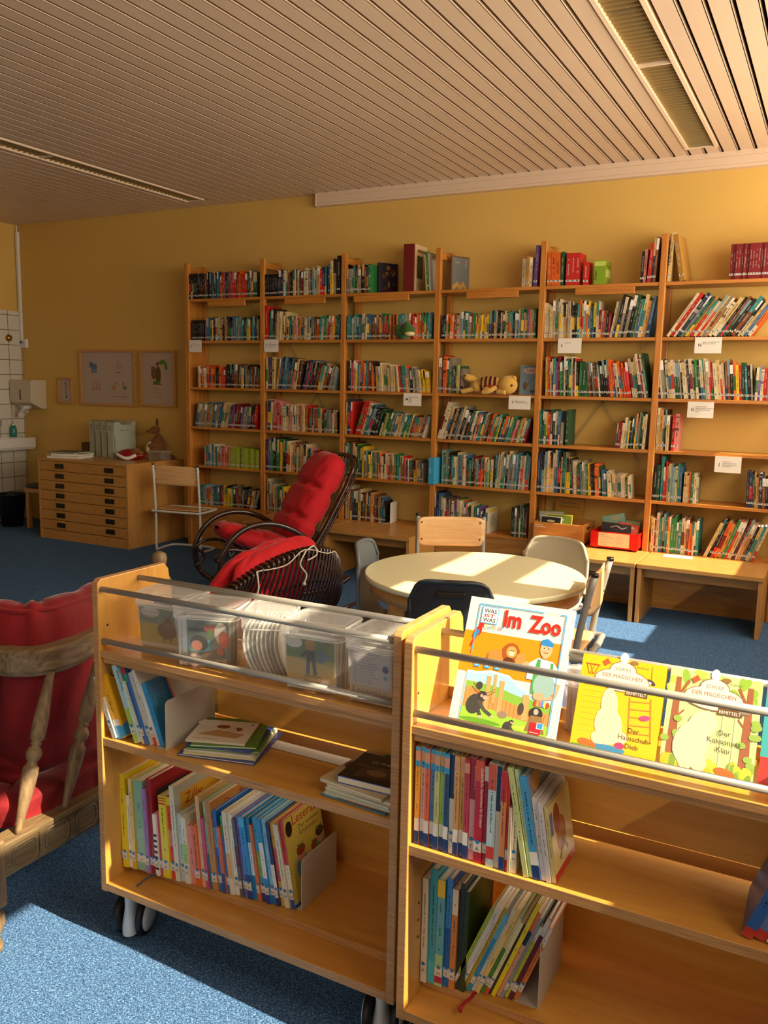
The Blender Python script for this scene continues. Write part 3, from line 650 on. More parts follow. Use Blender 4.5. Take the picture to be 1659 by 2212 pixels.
for u,z in ((-.91,.09),(-.5,.02),(-.06,.06)):
    mb=MB(); mb.tube([W(u,-.01,z),W(u,.61,z)],.012,10); mb.build('cross_bar',M_rattan,RC,world=True)
ba=[(-.62,.25),(-.70,.345),(-.785,.478),(-.88,.645),(-.945,.77),(-.985,.87)]
pts=[W(u,.07,z) for u,z in ba]+[W(-1.01,.13,.93),W(-1.02,.22,.955),W(-1.02,.38,.955),W(-1.01,.47,.93)]+[W(u,.53,z) for u,z in ba[::-1]]
mb=MB(); mb.tube(smooth_path(pts,6),.015,12); mb.tube(smooth_path([p+ff*-.035 for p in pts],6),.009,10); mb.build('back_frame',M_rattan,RC,world=True)
for i in range(8):
    off=.12+.36*i/7; mb=MB(); mb.tube(smooth_path([W(u-.012,off,z) for u,z in ba]+[W(-1.02,off,.945)],4),.0065,8); mb.build('back_cane',M_rattan,RC,world=True)
for i in range(9):
    u=-.12-.06*i; mb=MB(); mb.tube([W(u,.08,.345-.012*i if i>0 else .345),W(u,.52,.345-.012*i if i>0 else .345)],.0065,8); mb.build('seat_cane',M_rattan,RC,world=True)
mb=puff([W(-.575,.3,.33),W(-.63,.3,.46),W(-.715,.3,.60),W(-.81,.3,.76),W(-.905,.3,.905),W(-.945,.3,.965)],[.44,.50,.48,.46,.44,.30],.185,ss,tufts=(.27,.60),seed=3,nu=56,nv=100)
mb.build('back_cushion',M_redc,RC,world=True)
mb=puff([W(-.60,.3,.32),W(-.45,.3,.345),W(-.28,.3,.385),W(-.16,.3,.43),W(-.05,.3,.475)],[.46,.42,.34,.30,.26],.11,ss,tufts=(.45,),seed=5)
mb.build('seat_cushion',M_redc,RC,world=True)
mb=MB(); 
for off in (.1,.5): mb.tube(smooth_path([W(-.30,off,.36),W(-.27,off+.02,.27),W(-.22,off,.22),W(-.2,off-.02,.27)],5),.0045,8)
mb.build('cushion_ties',M_stringw,RC,world=True)

# ------------------------------------------------------------------ tub-shaped rattan chair, its back to the viewer
TC=thing('rattan_armchair','low dark rattan armchair seen from behind, curved canes, red cushion, white ties','armchair',(-2.62,3.85,0))
rim=[(-2.645,3.27,.40),(-2.615,3.36,.445),(-2.585,3.46,.49),(-2.56,3.60,.525),(-2.53,3.74,.548),(-2.49,3.86,.558),(-2.455,3.94,.548),(-2.43,3.99,.52),(-2.43,4.03,.48)]
bas=[(-2.90,3.22,.10),(-2.84,3.30,.10),(-2.78,3.40,.10),(-2.71,3.52,.10),(-2.64,3.66,.10),(-2.60,3.76,.11),(-2.56,3.85,.12),(-2.52,3.94,.14),(-2.48,4.03,.17)]
RM=smooth_path(rim,6); BS=smooth_path(bas,6); nR=len(RM)
mb=MB(); mb.tube(RM,.021,12); mb.build('top_rim',M_rattan,TC,world=True)
for i in range(1,8):
    p=RM[i*6]; mb=MB(); mb.ball(tuple(p),(.0245,.0245,.0245),n=10); mb.build('binding',M_bind,TC,world=True)
ncane=32
for i in range(ncane):
    t=i/(ncane-1)*(nR-1); k=min(int(t),nR-2); a=RM[k].lerp(RM[k+1],t-k); b=BS[k].lerp(BS[k+1],t-k)
    bul=.03+.035*(i/(ncane-1))
    mid1=a.lerp(b,.3)+V(bul*1.0,-bul*.15,.0); mid2=a.lerp(b,.68)+V(bul*.9,-bul*.1,0)
    mb=MB(); mb.tube(smooth_path([a+V(-.028,.004,-.04),a+V(-.034,.0,.0),a+V(-.018,0,.026),a+V(.008,0,.030),a+V(.030,0,.008),mid1,mid2,b],5),.0078,8); mb.build('curved_cane',M_rattan,TC,world=True)
for h_ in (.36,.72):
    mb=MB(); mb.tube([RM[k].lerp(BS[k],h_)+V((.03+.035*k/nR)*.8,0,0) for k in range(0,nR,3)],.006,8); mb.build('cross_cane',M_rattan,TC,world=True)
mb=MB(); mb.tube(BS,.016,10); mb.tube(smooth_path([BS[0],(-3.05,3.3,.09),(-3.25,3.55,.10),(-3.22,3.95,.11),(-2.95,4.2,.12),(-2.6,4.25,.15),BS[-1]],6),.016,10); mb.build('seat_ring',M_rattan,TC,world=True)
for (x,y,z) in ((-2.86,3.28,.1),(-3.22,3.6,.1),(-3.0,4.12,.12),(-2.55,4.18,.16)):
    mb=MB(); mb.tube([(x,y,z),(x,y,.012)],.016,10); mb.build('leg',M_rattan,TC,world=True)
mb=MB(); mb.tube([(-2.59,4.30,.10),(-2.63,4.72,.085)],.011,8); mb.tube([(-2.57,4.30,.118),(-2.61,4.72,.103)],.011,8); mb.tube([(-2.585,4.30,.09),(-2.585,4.20,.2),(-2.52,4.10,.30)],.014,10); mb.build('rear_runner',M_rattan,TC,world=True)
mb=MB()
for x,y,z in ((-2.59,4.30,.11),(-2.585,4.2,.2)): mb.ball((x,y,z),.024,n=10)
mb.build('runner_binding',M_bind,TC,world=True)
mb=puff([(-2.66,3.70,.60),(-2.60,3.69,.53),(-2.60,3.67,.42),(-2.64,3.64,.28),(-2.68,3.62,.17)],[.52,.68,.76,.74,.64],.075,(.12,.98,.16),seed=8,tufts=(.4,),nu=56)
mb.build('back_cushion',M_redc,TC,world=True)
mb=puff([(-2.64,3.68,.59),(-2.69,3.66,.56),(-2.73,3.62,.47),(-2.76,3.58,.34),(-2.78,3.56,.22)],[.40,.52,.56,.52,.48],.08,(.12,.98,.14),seed=9,tufts=(.5,),nu=56)
mb.build('seat_cushion',M_redc,TC,world=True)
mb=MB(); mb.tube(smooth_path([RM[12]+V(.03,0,.03),RM[20]+V(.045,0,-.01),RM[26]+V(.04,0,.035),RM[34]+V(.045,0,.0),RM[40]+V(.04,0,.02),RM[46]+V(.03,0,-.03)],6),.0032,8)
mb.tube(smooth_path([RM[26]+V(.05,0,.03),RM[24]+V(.055,0,-.03),RM[25]+V(.075,0,-.09),RM[24]+V(.08,0,-.13)],6),.004,8); mb.ball(tuple(RM[24]+V(.08,0,-.135)),.011,n=8)
mb.tube(smooth_path([RM[26]+V(.05,0,.03),RM[28]+V(.06,0,.05),RM[29]+V(.06,0,.0),RM[26]+V(.06,0,-.02)],6),.004,8)
mb.tube(smooth_path([RM[12]+V(.03,0,.03),RM[11]+V(.06,0,-.05),RM[8]+V(.07,0,-.10)],5),.0045,8)
mb.build('cushion_tie',M_stringw,TC,world=True)

# ------------------------------------------------------------------ red velvet settee at the left edge
SF=thing('settee','antique settee with red velvet cushions and weathered turned oak spindles','settee',(-2.1,1.8,0))
mb=MB(); mb.box(-1.835,1.34,.195,-1.80,2.30,.285); mb.box(-1.86,1.34,.272,-1.797,2.30,.290)
mb.build('side_rail',M_oakx,SF,world=True,bevel=.004)
for i in range(8):
    y=1.415+i*.105; mb=MB()
    for a,b,e in ((.0,.0,.0),):
        pts=[(y-.038,.222),(y-.026,.208),(y+.026,.208),(y+.038,.222),(y+.038,.254),(y+.026,.268),(y-.026,.268),(y-.038,.254)]
        mb.tube([(-1.799,p_,q_) for p_,q_ in pts],.0035,6,closed=True)
    mb.build('carved_panel',M_oakx,SF,world=True)
    mb=MB(); mb.box(-1.80,y+.044,.20,-1.796,y+.061,.274); mb.build('fluted_block',M_oakx,SF,world=True)
mb=MB(); mb.box(-2.75,1.34,.195,-1.83,1.375,.285); mb.build('rear_rail',M_oakx,SF,world=True,bevel=.004)
mb=MB(); mb.box(-1.845,1.285,.13,-1.785,1.345,.31); mb.build('corner_post',M_oak,SF,world=True,bevel=.005)
mb=MB(); mb.lathe([(.018,0),(.024,.01),(.026,.025),(.018,.045),(.024,.06),(.034,.085),(.033,.105),(.022,.12),(.028,.13)],c=(-1.815,1.315,0),n=20); mb.build('front_leg',M_oak,SF,world=True)
mb=MB(); mb.lathe([(.018,0),(.026,.025),(.018,.045),(.034,.09),(.024,.12),(.03,.14),(.03,.5),(.024,.55),(.03,.62),(.034,.66),(.03,.70),(.026,.72),(.040,.75),(.041,.78),(.036,.80),(.024,.815),(.027,.822),(.027,.832),(.018,.84),(.024,.852),(.026,.87),(.022,.885),(.008,.893)],c=(-2.03,2.19,0),n=24); mb.build('finial_post',M_oak,SF,world=True)
def spindle(a,b):
    a,b=V(*a),V(*b); d=(b-a); L=d.length; M=Matrix.Translation(a)@d.to_track_quat('Z','Y').to_matrix().to_4x4()
    pr=[(.010,0),(.012,.03),(.016,.12),(.022,.22),(.026,.30),(.0275,.36),(.027,.40),(.018,.415),(.020,.425),(.015,.432),(.022,.445),(.0275,.475),(.0275,.49),(.022,.515),(.014,.53),(.019,.54),(.019,.55),(.015,.556),(.025,.575),(.0265,.62),(.026,.70),(.021,.82),(.016,.93),(.014,1)]
    mb=MB(); mb.lathe([(r_*.78,z*L) for r_,z in pr],n=18,M=M); mb.build('spindle',M_oak,SF,world=True)
spindle((-1.815,1.405,.288),(-1.865,1.575,.675)); spindle((-1.815,1.56,.288),(-1.85,1.735,.675)); spindle((-1.815,1.73,.288),(-1.87,1.90,.675)); spindle((-1.815,1.92,.288),(-1.92,2.05,.675))
spindle((-1.99,1.36,.288),(-2.02,1.515,.675)); spindle((-2.2,1.36,.288),(-2.22,1.515,.675))
arm=smooth_path([(-2.03,2.16,.705),(-1.975,2.0,.705),(-1.925,1.82,.705),(-1.885,1.66,.705),(-1.885,1.585,.705),(-1.925,1.535,.705),(-2.0,1.515,.705),(-2.2,1.515,.705),(-2.7,1.53,.705)],7)
mb=MB()
n=len(arm); vs=[]; 
for i,p in enumerate(arm):
    t=(arm[min(i+1,n-1)]-arm[max(i-1,0)]); t.z=0; t.normalize(); q=V(-t.y,t.x,0)
    for a,b in ((-.026,-.036),(.026,-.036),(.034,-.02),(.03,.03),(.022,.037),(-.022,.037),(-.03,.03),(-.034,-.02)): vs.append(p+q*a+V(0,0,b))
fs=[(i*8+j,i*8+(j+1)%8,(i+1)*8+(j+1)%8,(i+1)*8+j) for i in range(n-1) for j in range(8)]+[tuple(range(8)),tuple((n-1)*8+j for j in range(8))]
mb.add(vs,fs); mb.build('arm_rail',M_oakx,SF,world=True)
def soft_box(x0,y0,z0,x1,y1,z1,r_,name,seed,wr=.006,parent=None):
    rnd=random.Random(seed); ph=[rnd.uniform(0,6) for _ in range(8)]
    c=V((x0+x1)/2,(y0+y1)/2,(z0+z1)/2); h=V((x1-x0)/2,(y1-y0)/2,(z1-z0)/2)
    def f(u,v):
        a=2*math.pi*u; th=math.pi*(.003+.994*v); d=V(math.sin(th)*math.cos(a),math.sin(th)*math.sin(a),math.cos(th))
        e=.28; p=V(*[math.copysign(abs(q)**e,q) for q in d]); m=max(abs(q) for q in p); p=p/m
        l=(abs(d.x)**5+abs(d.y)**5+abs(d.z)**5)**(-1/5); p=d*l
        k=wr*(math.sin(11*p.x+ph[0]+3*p.z)*math.sin(9*p.z+ph[1])+.6*math.sin(19*p.y+7*p.z+ph[2])+.4*math.sin(31*p.z+5*p.y+ph[3]))
        return c+V(p.x*h.x,p.y*h.y,p.z*h.z)+d*k
    mb=MB(); mb.grid(f,72,48,closed_u=True); return mb.build(name,M_velvet,parent,world=True)
def wall_cushion(path,z0,z1,th,seed):
    P=smooth_path(path,8); n=len(P); rnd=random.Random(seed); ph=[rnd.uniform(0,6) for _ in range(6)]
    def f(u,v):
        t=v*(n-1); i=min(int(t),n-2); p=P[i].lerp(P[i+1],t-i); d=(P[i+1]-P[i]).normalized(); q=V(-d.y,d.x,0)
        a=2*math.pi*u; c,s_=math.cos(a),math.sin(a); cx=math.copysign(abs(c)**.75,c); cz=math.copysign(abs(s_)**.45,s_)
        e=min(1,(1-abs(2*v-1)**12)**.5+.03); zc=(z0+z1)/2; hz=(z1-z0)/2*(.75+.25*e)
        wr=.006*math.sin(38*v+ph[0])*max(0,cz)+.004*math.sin(9*v+5*cz+ph[1])+.003*math.sin(60*v+ph[2])*abs(cz)
        return p+q*(cx*th/2*e+wr*cx)+V(0,0,zc+hz*cz+wr*.6)
    mb=MB(); mb.grid(f,48,150,closed_u=True); return mb
wall_cushion([(-2.10,2.14,0),(-2.03,1.98,0),(-1.985,1.80,0),(-1.965,1.67,0),(-1.985,1.61,0),(-2.04,1.59,0),(-2.25,1.60,0),(-2.7,1.61,0)],.34,.845,.13,2).build('back_cushion',M_velvet,SF,world=True)
wall_cushion([(-2.02,2.2,0),(-1.94,2.0,0),(-1.905,1.75,0),(-1.90,1.52,0),(-1.95,1.45,0),(-2.2,1.43,0),(-2.7,1.43,0)],.262,.365,.11,7).build('seat_roll',M_velvet,SF,world=True)
soft_box(-2.66,1.50,.27,-1.93,2.25,.43,.03,'seat_cushion',4,wr=.003,parent=SF)
mb=MB(); mb.tube(smooth_path([(-2.45,1.565,.832),(-2.06,1.555,.83),(-1.96,1.58,.83),(-1.925,1.67,.83),(-1.945,1.82,.83),(-1.99,1.99,.83)],7),.007,10); mb.build('piping',M_velvet,SF,world=True)

# ------------------------------------------------------------------ book trolleys
def ply(mb,test):
    for i,f in enumerate(mb.f):
        if test([mb.v[j] for j in f]): mb.m[i]=1
TW=.872
def trolley(x0,y0,lab,s2,dz=0):
    o=thing('book_trolley',lab,'book trolley',(x0,y0,0))
    prof=[(0,.14),(0,.972),(.012,.983),(.242,.983),(.257,.966),(.383,.14)]
    for xa in (0,TW-.020):
        mb=MB(); mb.prism(prof,xa,xa+.020,'x'); ply(mb,lambda q:all(abs(p[1])<1e-4 for p in q) or all(p[2]>.96 for p in q))
        p_=mb.build('side_panel',[M_birchv,M_ply],o,bevel=.002)
        mb=MB(); xi=xa+.0202 if xa==0 else xa-.0002
        for y_,z_ in ((.03,.86),(.06,.38),(.06,.34),(.06,.30),(.06,.70),(.06,.74)): mb.ball((xi,y_,z_),(.0012,.0035,.0035),n=8)
        mb.build('shelf_pin_hole',M_dark,p_)
    def board(n_,y_0,y_1,z0,z1,name='shelf'):
        mb=MB(); mb.box(.020,y_0,z0,TW-.020,y_1,z1); ply(mb,lambda q:all(abs(p[1]-y_0)<1e-4 for p in q)); mb.build(name,[M_birch,M_ply],o,bevel=.0015)
    board(1,.003,.196,.782,.800); board(1,.012,.19,.765,.782,'shelf_batten')
    board(1,.003,.218,s2-.022,s2); board(1,.0,.385,.143,.165); board(1,.088,.378,.165,.185,'raised_base')
    mb=MB(); mb.box(.02,.186,.80,TW-.02,.196,.826); mb.build('rear_ledge',M_birch,o,bevel=.001)
    mb=MB(); mb.box(.02,.212,s2+.035,TW-.02,.222,.782); mb.build('back_board',M_birch,o)
    mb=MB(); mb.prism([(.368,.185),(.315,s2-.022),(.325,s2-.022),(.378,.185)],.02,TW-.02,'x'); mb.build('lower_back_board',M_birch,o)
    for y_,z_ in ((.013,.957),(.013,.823),(.143,.962)):
        mb=MB(); mb.tube([(.018,y_,z_),(TW-.018,y_,z_)],.0072,14); mb.build('rail',M_alu,o)
    for cx,cy in ((.055,.055),(TW-.055,.055),(.055,.32),(TW-.055,.32)):
        c=bpy.data.objects.new('caster',None); COL.objects.link(c); c.parent=o; c.location=(cx,cy,0); c.rotation_euler=(0,0,R(18)); c.empty_display_size=.03
        mb=MB(); mb.lathe([(.024,.120),(.024,.143)],n=18); mb.build('caster_mount',M_dark,c)
        mb=MB(); mb.grid(lambda u,v:(lambda a,z:V((.018+.004*math.sin(5*z*10))*math.cos(a)*(1+.25*(1-v)),(.030+.016*(1-v))*math.sin(a)+.008*(1-v),z))(2*math.pi*u,.014+.108*v),20,10,closed_u=True); mb.build('caster_housing',M_greyp,c)
        for s_ in (-1,1):
            Mx=Matrix.Translation((s_*.022,.012,.052))@Matrix.Rotation(R(90)*s_,4,'Y')
            mb=MB(); mb.lathe([(.046,0),(.052,.004),(.052,.016),(.046,.02),(.040,.02),(.040,.017),(.001,.022)],n=28,M=Mx,mat=0); mb.build('wheel',M_blackp,c)
            mb=MB(); mb.lathe([(.041,.0165),(.041,.0215),(.02,.026),(.001,.027)],n=24,M=Mx); mb.build('wheel_cap',M_greyp,c)
    return o
T1X,T1Y=-1.617,1.500; T2X,T2Y=-.726,1.472; S2A,S2B=.568,.541
trolley(T1X,T1Y,'birch book trolley with clear boxes in its top trough, left of the other trolley',S2A)
trolley(T2X,T2Y,'birch book trolley in the right foreground displaying picture books in its top trough',S2B)

# ------------------------------------------------------------------ books
CN={'k':('black','#221d1c'),'n':('navy','#2c3650'),'b':('blue','#3a6690'),'l':('light blue','#7a9fae'),'t':('teal','#2d8486'),'g':('green','#2f7a41'),'o':('lime green','#93a62b'),
 'y':('yellow','#e3bd2b'),'a':('orange','#dc6a26'),'r':('red','#c22a22'),'d':('dark red','#7c1c22'),'p':('pink','#c98080'),'v':('purple','#6b4a8a'),'w':('white','#d3c7ad'),'c':('cream','#cdb684'),
 'e':('grey','#857e70'),'m':('brown','#7a4a2b'),'T':('tan','#c79456'),'G':('dark green','#28513a'),'s':('silver grey','#aca291')}
PAGE=lin('#e4dcc4')
def vary(c,rnd,a=.10):
    f=1+rnd.uniform(-a,a); return (min(1,c[0]*f*.95),min(1,c[1]*(f+rnd.uniform(-.04,.04))*.86),min(1,c[2]*(f+rnd.uniform(-.05,.05))*.72),1)
def book_mesh(mb,t,h,d,c,rnd,M=None,pivot='l',sticker=True,style=0,detail=True,pages=True):
    """spine faces -Y; thickness x, depth y, height z"""
    x0=0 if pivot=='l' else -t; x1=x0+t; b=min(.0022,t*.18)
    mb.box(x0,0,0,x0+b,d,h,0,c,M); mb.box(x1-b,0,0,x1,d,h,0,c,M); mb.box(x0+b,0,0,x1-b,b,h,0,c,M)
    if pages: mb.box(x0+b,b,.003,x1-b,d-.004,h-.003,0,PAGE,M)
    if not detail: return
    MM=M or Matrix.Identity(4); R3=MM.to_3x3()
    A=Art(mb,MM@V(x0,0,0),R3@V(1,0,0),R3@V(0,0,1),R3@V(0,-1,0),z0=.0003,step=.00003)
    ink=tuple(q*.22 for q in c[:3]) if sum(c[:3])>.75 else tuple(q*.45+.28 for q in c[:3])
    if style==1: A.rect(0,h*.72,t,h*.97,(.8,.77,.68))
    elif style==2: A.rect(0,0,t,h*.3,vary(lin(CN[rnd.choice('rbkgywn')][1]),rnd))
    elif style==3: A.rect(0,h*.55,t,h*.62,ink); A.rect(0,h*.9,t,h*.93,ink)
    elif style==4: A.rect(0,h*.25,t,h*.62,vary(lin(CN[rnd.choice('rgbdyt')][1]),rnd))
    elif style==5: A.rect(0,h*.6,t,h,vary(lin(CN[rnd.choice('wctlk')][1]),rnd))
    zz=h*rnd.uniform(.3,.4)
    while zz<h*.82:
        l=rnd.uniform(.003,.008); A.rect(t*.36,zz,t*.64,min(zz+l,h*.86),ink); zz+=l+rnd.uniform(.0015,.004)+(.02 if rnd.random()<.12 else 0)
    if sticker:
        s=h*.09+.004; A.rect(0,s,t,s+.013,(.62,.56,.45)); A.rect(t*.3,s+.004,t*.7,s+.012,(.05,.05,.05) if rnd.random()<.6 else (.05,.1,.3))

ORD=['zeroth','first','second','third','fourth','fifth','sixth','seventh','eighth','ninth','tenth','eleventh','twelfth','thirteenth','fourteenth','fifteenth','sixteenth','seventeenth','eighteenth','nineteenth','twentieth']
def ordn(i):
    if i<=20: return ORD[i]
    t={20:'twenty',30:'thirty',40:'forty',50:'fifty'}[i//10*10]
    return t+'-'+ORD[i%10] if i%10 else {30:'thirtieth',40:'fortieth',50:'fiftieth'}[i]
# (bay,row): list of (from,to,height0,height1,lean,colours,mean thickness)
SH={
(0,0):[(0,.30,.205,.21,0,'kknkkkmkgk',.016),(.30,.45,.215,.21,0,'nbnkb',.018),(.45,.60,.2,.22,0,'arvkdvl',.017),(.60,.83,.215,.215,0,'rrdarrr',.022),(.83,.99,.225,.225,0,'Gem',.03)],
(0,1):[(.03,.22,.175,.175,0,'kkkkkkk',.015),(.22,.5,.19,.19,0,'vbcwkwlcTk',.016),(.5,.98,.19,.19,0,'Tnkcblebgkgyntbke',.017)],
(0,2):[(.12,.3,.175,.185,0,'wraawc',.016),(.3,.52,.175,.175,0,'aakaarra',.017),(.53,.78,.2,.19,0,'kknmkmc',.02),(.79,.99,.19,.185,0,'ekmekme',.018)],
(0,3):[(.05,.99,.215,.195,11,'bseeweybTebccedvpdkvevkrrrGog',.02)],
(0,4):[(.2,.38,.185,.18,0,'wttllb',.017),(.38,.56,.18,.18,0,'pswpsapp',.015),(.56,.99,.175,.165,0,'oooooGoooooooooo',.016)],
(0,5):[(.12,.42,.165,.17,0,'tlawbbr',.019),(.42,.75,.18,.17,2,'mrykyoekmeke',.018),(.75,.99,.17,.15,16,'kdcekde',.018)],
(1,0):[(0,.17,.175,.175,0,'kkkkkkkkk',.012),(.17,.52,.2,.19,0,'nnwtTmkkcmwkdmwd',.018),(.52,.82,.205,.22,0,'weblwTrnbc',.021),(.83,.95,.25,.26,0,'bys',.028),(.95,.99,.29,.29,0,'k',.034)],
(1,1):[(0,.05,.28,.28,0,'r',.035),(.05,.28,.26,.21,2,'tkTmcwcwce',.017),(.28,.68,.185,.175,0,'cktwepcGTcmwlcekme',.014),(.68,.99,.18,.20,4,'atwgerTagnbn',.017)],
(1,2):[(.01,.14,.26,.26,0,'cnvn',.024),(.14,.5,.27,.22,9,'Tbnbbmtpckmk',.02),(.5,.99,.24,.19,15,'nrbkcktdytcmakeelsdrm',.016)],
(1,3):[(.01,.2,.26,.24,2,'pnwtpr',.022),(.2,.6,.22,.21,0,'pwcwpcwwcpecTrtp',.013),(.6,.99,.19,.18,0,'mkervgcrkclemwpck',.015)],
(1,4):[(.0,.25,.255,.27,0,'nvbgkGgyr',.018),(.25,.62,.255,.21,2,'kwcTmceTwckwe',.019),(.62,.93,.2,.16,0,'pedmragekgbtke',.015)],
(1,5):[(.02,.48,.26,.15,0,'wewcegwykcgkycT',.017)],
(2,0):[(0,.29,.205,.205,0,'ewgGTekmbgt',.02),(.30,.34,.245,.24,0,'n',.04)],
(2,1):[(.01,.3,.19,.185,0,'tbwltbewswbe',.018),(.3,.52,.19,.185,0,'mgrdTtdgrGT',.013),(.54,.75,.19,.19,0,'aTttllTt',.02),(.75,.99,.18,.2,0,'rpaaTrggtlbw',.014)],
(2,2):[(.03,.27,.235,.24,0,'nprpytlaart',.017),(.27,.6,.23,.19,-4,'mdakcwwccswcc',.016),(.6,.99,.2,.165,-7,'wrmtawekwgewyyyyyr',.015)],
(2,3):[(.0,.1,.27,.27,2,'wnr',.022),(.12,.4,.27,.19,18,'rwtblkGgcG',.02),(.4,.99,.19,.165,17,'woGgelbTecttgymtaTemwcldrTlg',.014)],
(2,4):[(0,.25,.28,.24,0,'ekgmkgoGyeb',.016),(.25,.62,.21,.19,-2,'eGycgTeTawwTrTagkG',.014),(.62,.93,.19,.155,-1,'twcgrakwtmkyTebs',.014)],
(2,5):[(.02,.5,.26,.19,0,'wsmnGckmTnmTymkeTbkc',.014)],
(3,0):[(.83,.94,.2,.2,0,'scTwc',.018),(.94,.99,.28,.28,2,'v',.03)],
(3,1):[(.02,.3,.185,.19,0,'kvTawmslGtw',.017),(.3,.52,.18,.165,0,'ergtcyyyyyyk',.013),(.52,.78,.19,.185,0,'nkTekTmkwgTtk',.014),(.78,.99,.2,.2,0,'sblegpgvaeoG',.016)],
(3,2):[(0,.14,.275,.27,0,'edaG',.024),(.14,.27,.2,.2,0,'Gebnow',.016)],
(3,3):[(0,.25,.275,.25,17,'wwwkTneky',.02),(.25,.99,.22,.17,15,'wklGewcbTpttwcmkaatagyktacGetgpavoTwldypvp',.0135)],
(3,4):[(.06,.3,.25,.23,0,'lgeGktwcblcgb',.014),(.3,.62,.22,.2,0,'wbGmgkdclradctoGwpw',.014),(.62,.99,.26,.265,3,'Gtwcetlkcbletlbsewgbev',.015)],
(3,5):[(0,.32,.275,.21,0,'nbGwncmwvgwatcd',.015),(.32,.58,.21,.18,0,'pwGmcytTbvewkc',.014),(.82,.98,.225,.23,0,'GemkwGekmG',.013)],
(4,0):[(.01,.13,.225,.22,-2,'aaa',.034),(.13,.17,.225,.225,0,'G',.025),(.18,.33,.215,.215,0,'rrr',.036),(.34,.395,.15,.15,0,'r',.038),(.84,.90,.2,.24,1,'kp',.02),(.90,.99,.27,.31,3,'rnmkkT',.017)],
(4,1):[(0,.08,.24,.2,-1,'wwc',.022),(.08,.5,.255,.23,-1,'secwwcTswkktaclayblgywk',.017),(.5,.6,.19,.17,2,'dprmk',.014),(.6,.99,.27,.27,9,'wekekewkGwbcTbebkcsea',.019)],
(4,2):[(.04,.35,.27,.265,-2,'yarcntvdgGwktgwrwkTw',.014),(.35,.45,.23,.23,0,'gGg',.028),(.45,.7,.24,.25,-8,'mkemGwkkkkdTarw',.016),(.7,.85,.23,.23,-10,'wararrr',.017),(.84,.99,.26,.3,-11,'scGwdwcG',.019)],
(4,3):[(.0,.2,.245,.24,0,'tglnwyrGkwkbk',.014),(.2,.235,.16,.16,0,'e',.022),(.25,.275,.25,.25,0,'G',.016),(.71,.99,.18,.27,3,'bdawctykGkTmegkwocl',.013)],
(4,4):[(0,.28,.3,.28,0,'nlcwTcbbkcGew',.016),(.28,.62,.25,.2,-4,'ykewGglegymkaaGar',.014),(.62,.88,.18,.155,-5,'bgwwcewswcGwkn',.013)],
(5,0):[(.0,.035,.33,.33,2,'c',.024),(.50,.995,.215,.215,0,'dddddddddddddddddddd',.018)],
(5,1):[(.02,.72,.31,.26,33,'wrwnetGTrwrcewTwckmGkmkwcbna',.02)],
(5,2):[(0,.55,.255,.25,-8,'wekwcwGwkwwnwgkwtwwrwcrwtw',.016),(.55,.76,.26,.21,-6,'mkayrGtkek',.017),(.76,.99,.2,.22,0,'kwvwrpgarwpa',.017)],
(5,3):[(0,.13,.265,.26,0,'cTwkcwm',.017),(.13,.2,.265,.255,0,'rps',.02)],
(5,4):[(0,.06,.24,.24,1,'kG',.024),(.065,.09,.3,.3,0,'t',.018),(.09,.26,.26,.26,-1,'rwclctb',.017),(.26,.4,.2,.19,0,'caegweGp',.014),(.78,.99,.22,.23,-3,'nGTnmkwc',.017)],
(5,5):[(0,.42,.255,.23,0,'cdwtvltacgetwTmarcwtg',.016),(.46,.49,.25,.25,22,'c',.012),(.50,.99,.27,.26,19,'kaTgrcndwTmkcewsmweaT',.019)],
}
SHELFN=['topmost shelf','second shelf down','third shelf down','fourth shelf down','fifth shelf down','lowest shelf']
BAYN=['leftmost bay','second bay','third bay','fourth bay','fifth bay','rightmost bay']
specs=[]
for (bay,row),segs in SH.items():
    rnd=random.Random(bay*31+row); xa,xb=UX[bay]+.046,UX[bay+1]-.004; wd=xb-xa; z=ROWS[row]+.0006; cnt=0
    for (f0,f1,h0,h1,lean,cols,t) in segs:
        x=xa+f0*wd; xe=xa+f1*wd; i=0; a=R(abs(lean)); n_est=(xe-x)*math.cos(a)/t
        if lean>0: x+=0
        t*=.86; n_est/=.86
        while True:
            ft=rnd.uniform(.55,1.45) if len(set(cols))>2 else rnd.uniform(.96,1.04)
            tt=t*ft; step=tt/math.cos(a)+.0006
            top=h0*math.sin(a)*.9
            if x+step+(top if lean>0 and xe>xb-.06 else 0)*1.0>xe+.004: break
            fr=i/max(1,n_est); c=cols[int(fr*len(cols))%len(cols)] if len(cols)>6 else cols[i%len(cols)]
            h=(h0+(h1-h0)*min(1,fr))*(rnd.uniform(.88,1.06) if len(set(cols))>2 else 1)
            h=min(h,.31 if row==0 else ROWS[row-1]-.022-z-.006)
            if lean>0: px=x+step
            else: px=x+ (0 if lean==0 else 0)
            d=min(.215,h*rnd.uniform(.66,.78))
            cnt+=1; specs.append(dict(bay=bay,row=row,i=cnt,x=px,z=z,t=tt,h=h,d=d,lean=lean,c=c,y=S+.004+rnd.uniform(0,.014),style=rnd.choice([0,0,1,2,3,4,5,5,4]) if len(set(cols))>2 else 0,seed=rnd.random()))
            x+=step; i+=1
N_TROLLEY=118
specs.sort(key=lambda s:(-(s['bay']),s['row']))
indiv=specs[:max(0,300-N_TROLLEY)]; rest=specs[len(indiv):]
def place(mb,s,world):
    rnd=random.Random(s['seed']); c=vary(lin(CN[s['c']][1]),rnd)
    rot=Matrix.Rotation(R(s['lean']),4,'Y') if s['lean'] else Matrix.Identity(4)
    M=(Matrix.Translation((s['x'],s['y'],s['z']))@rot) if world else None
    book_mesh(mb,s['t'],s['h'],s['d'],c,rnd,M,pivot='r' if s['lean']>0 else 'l',style=s['style'])
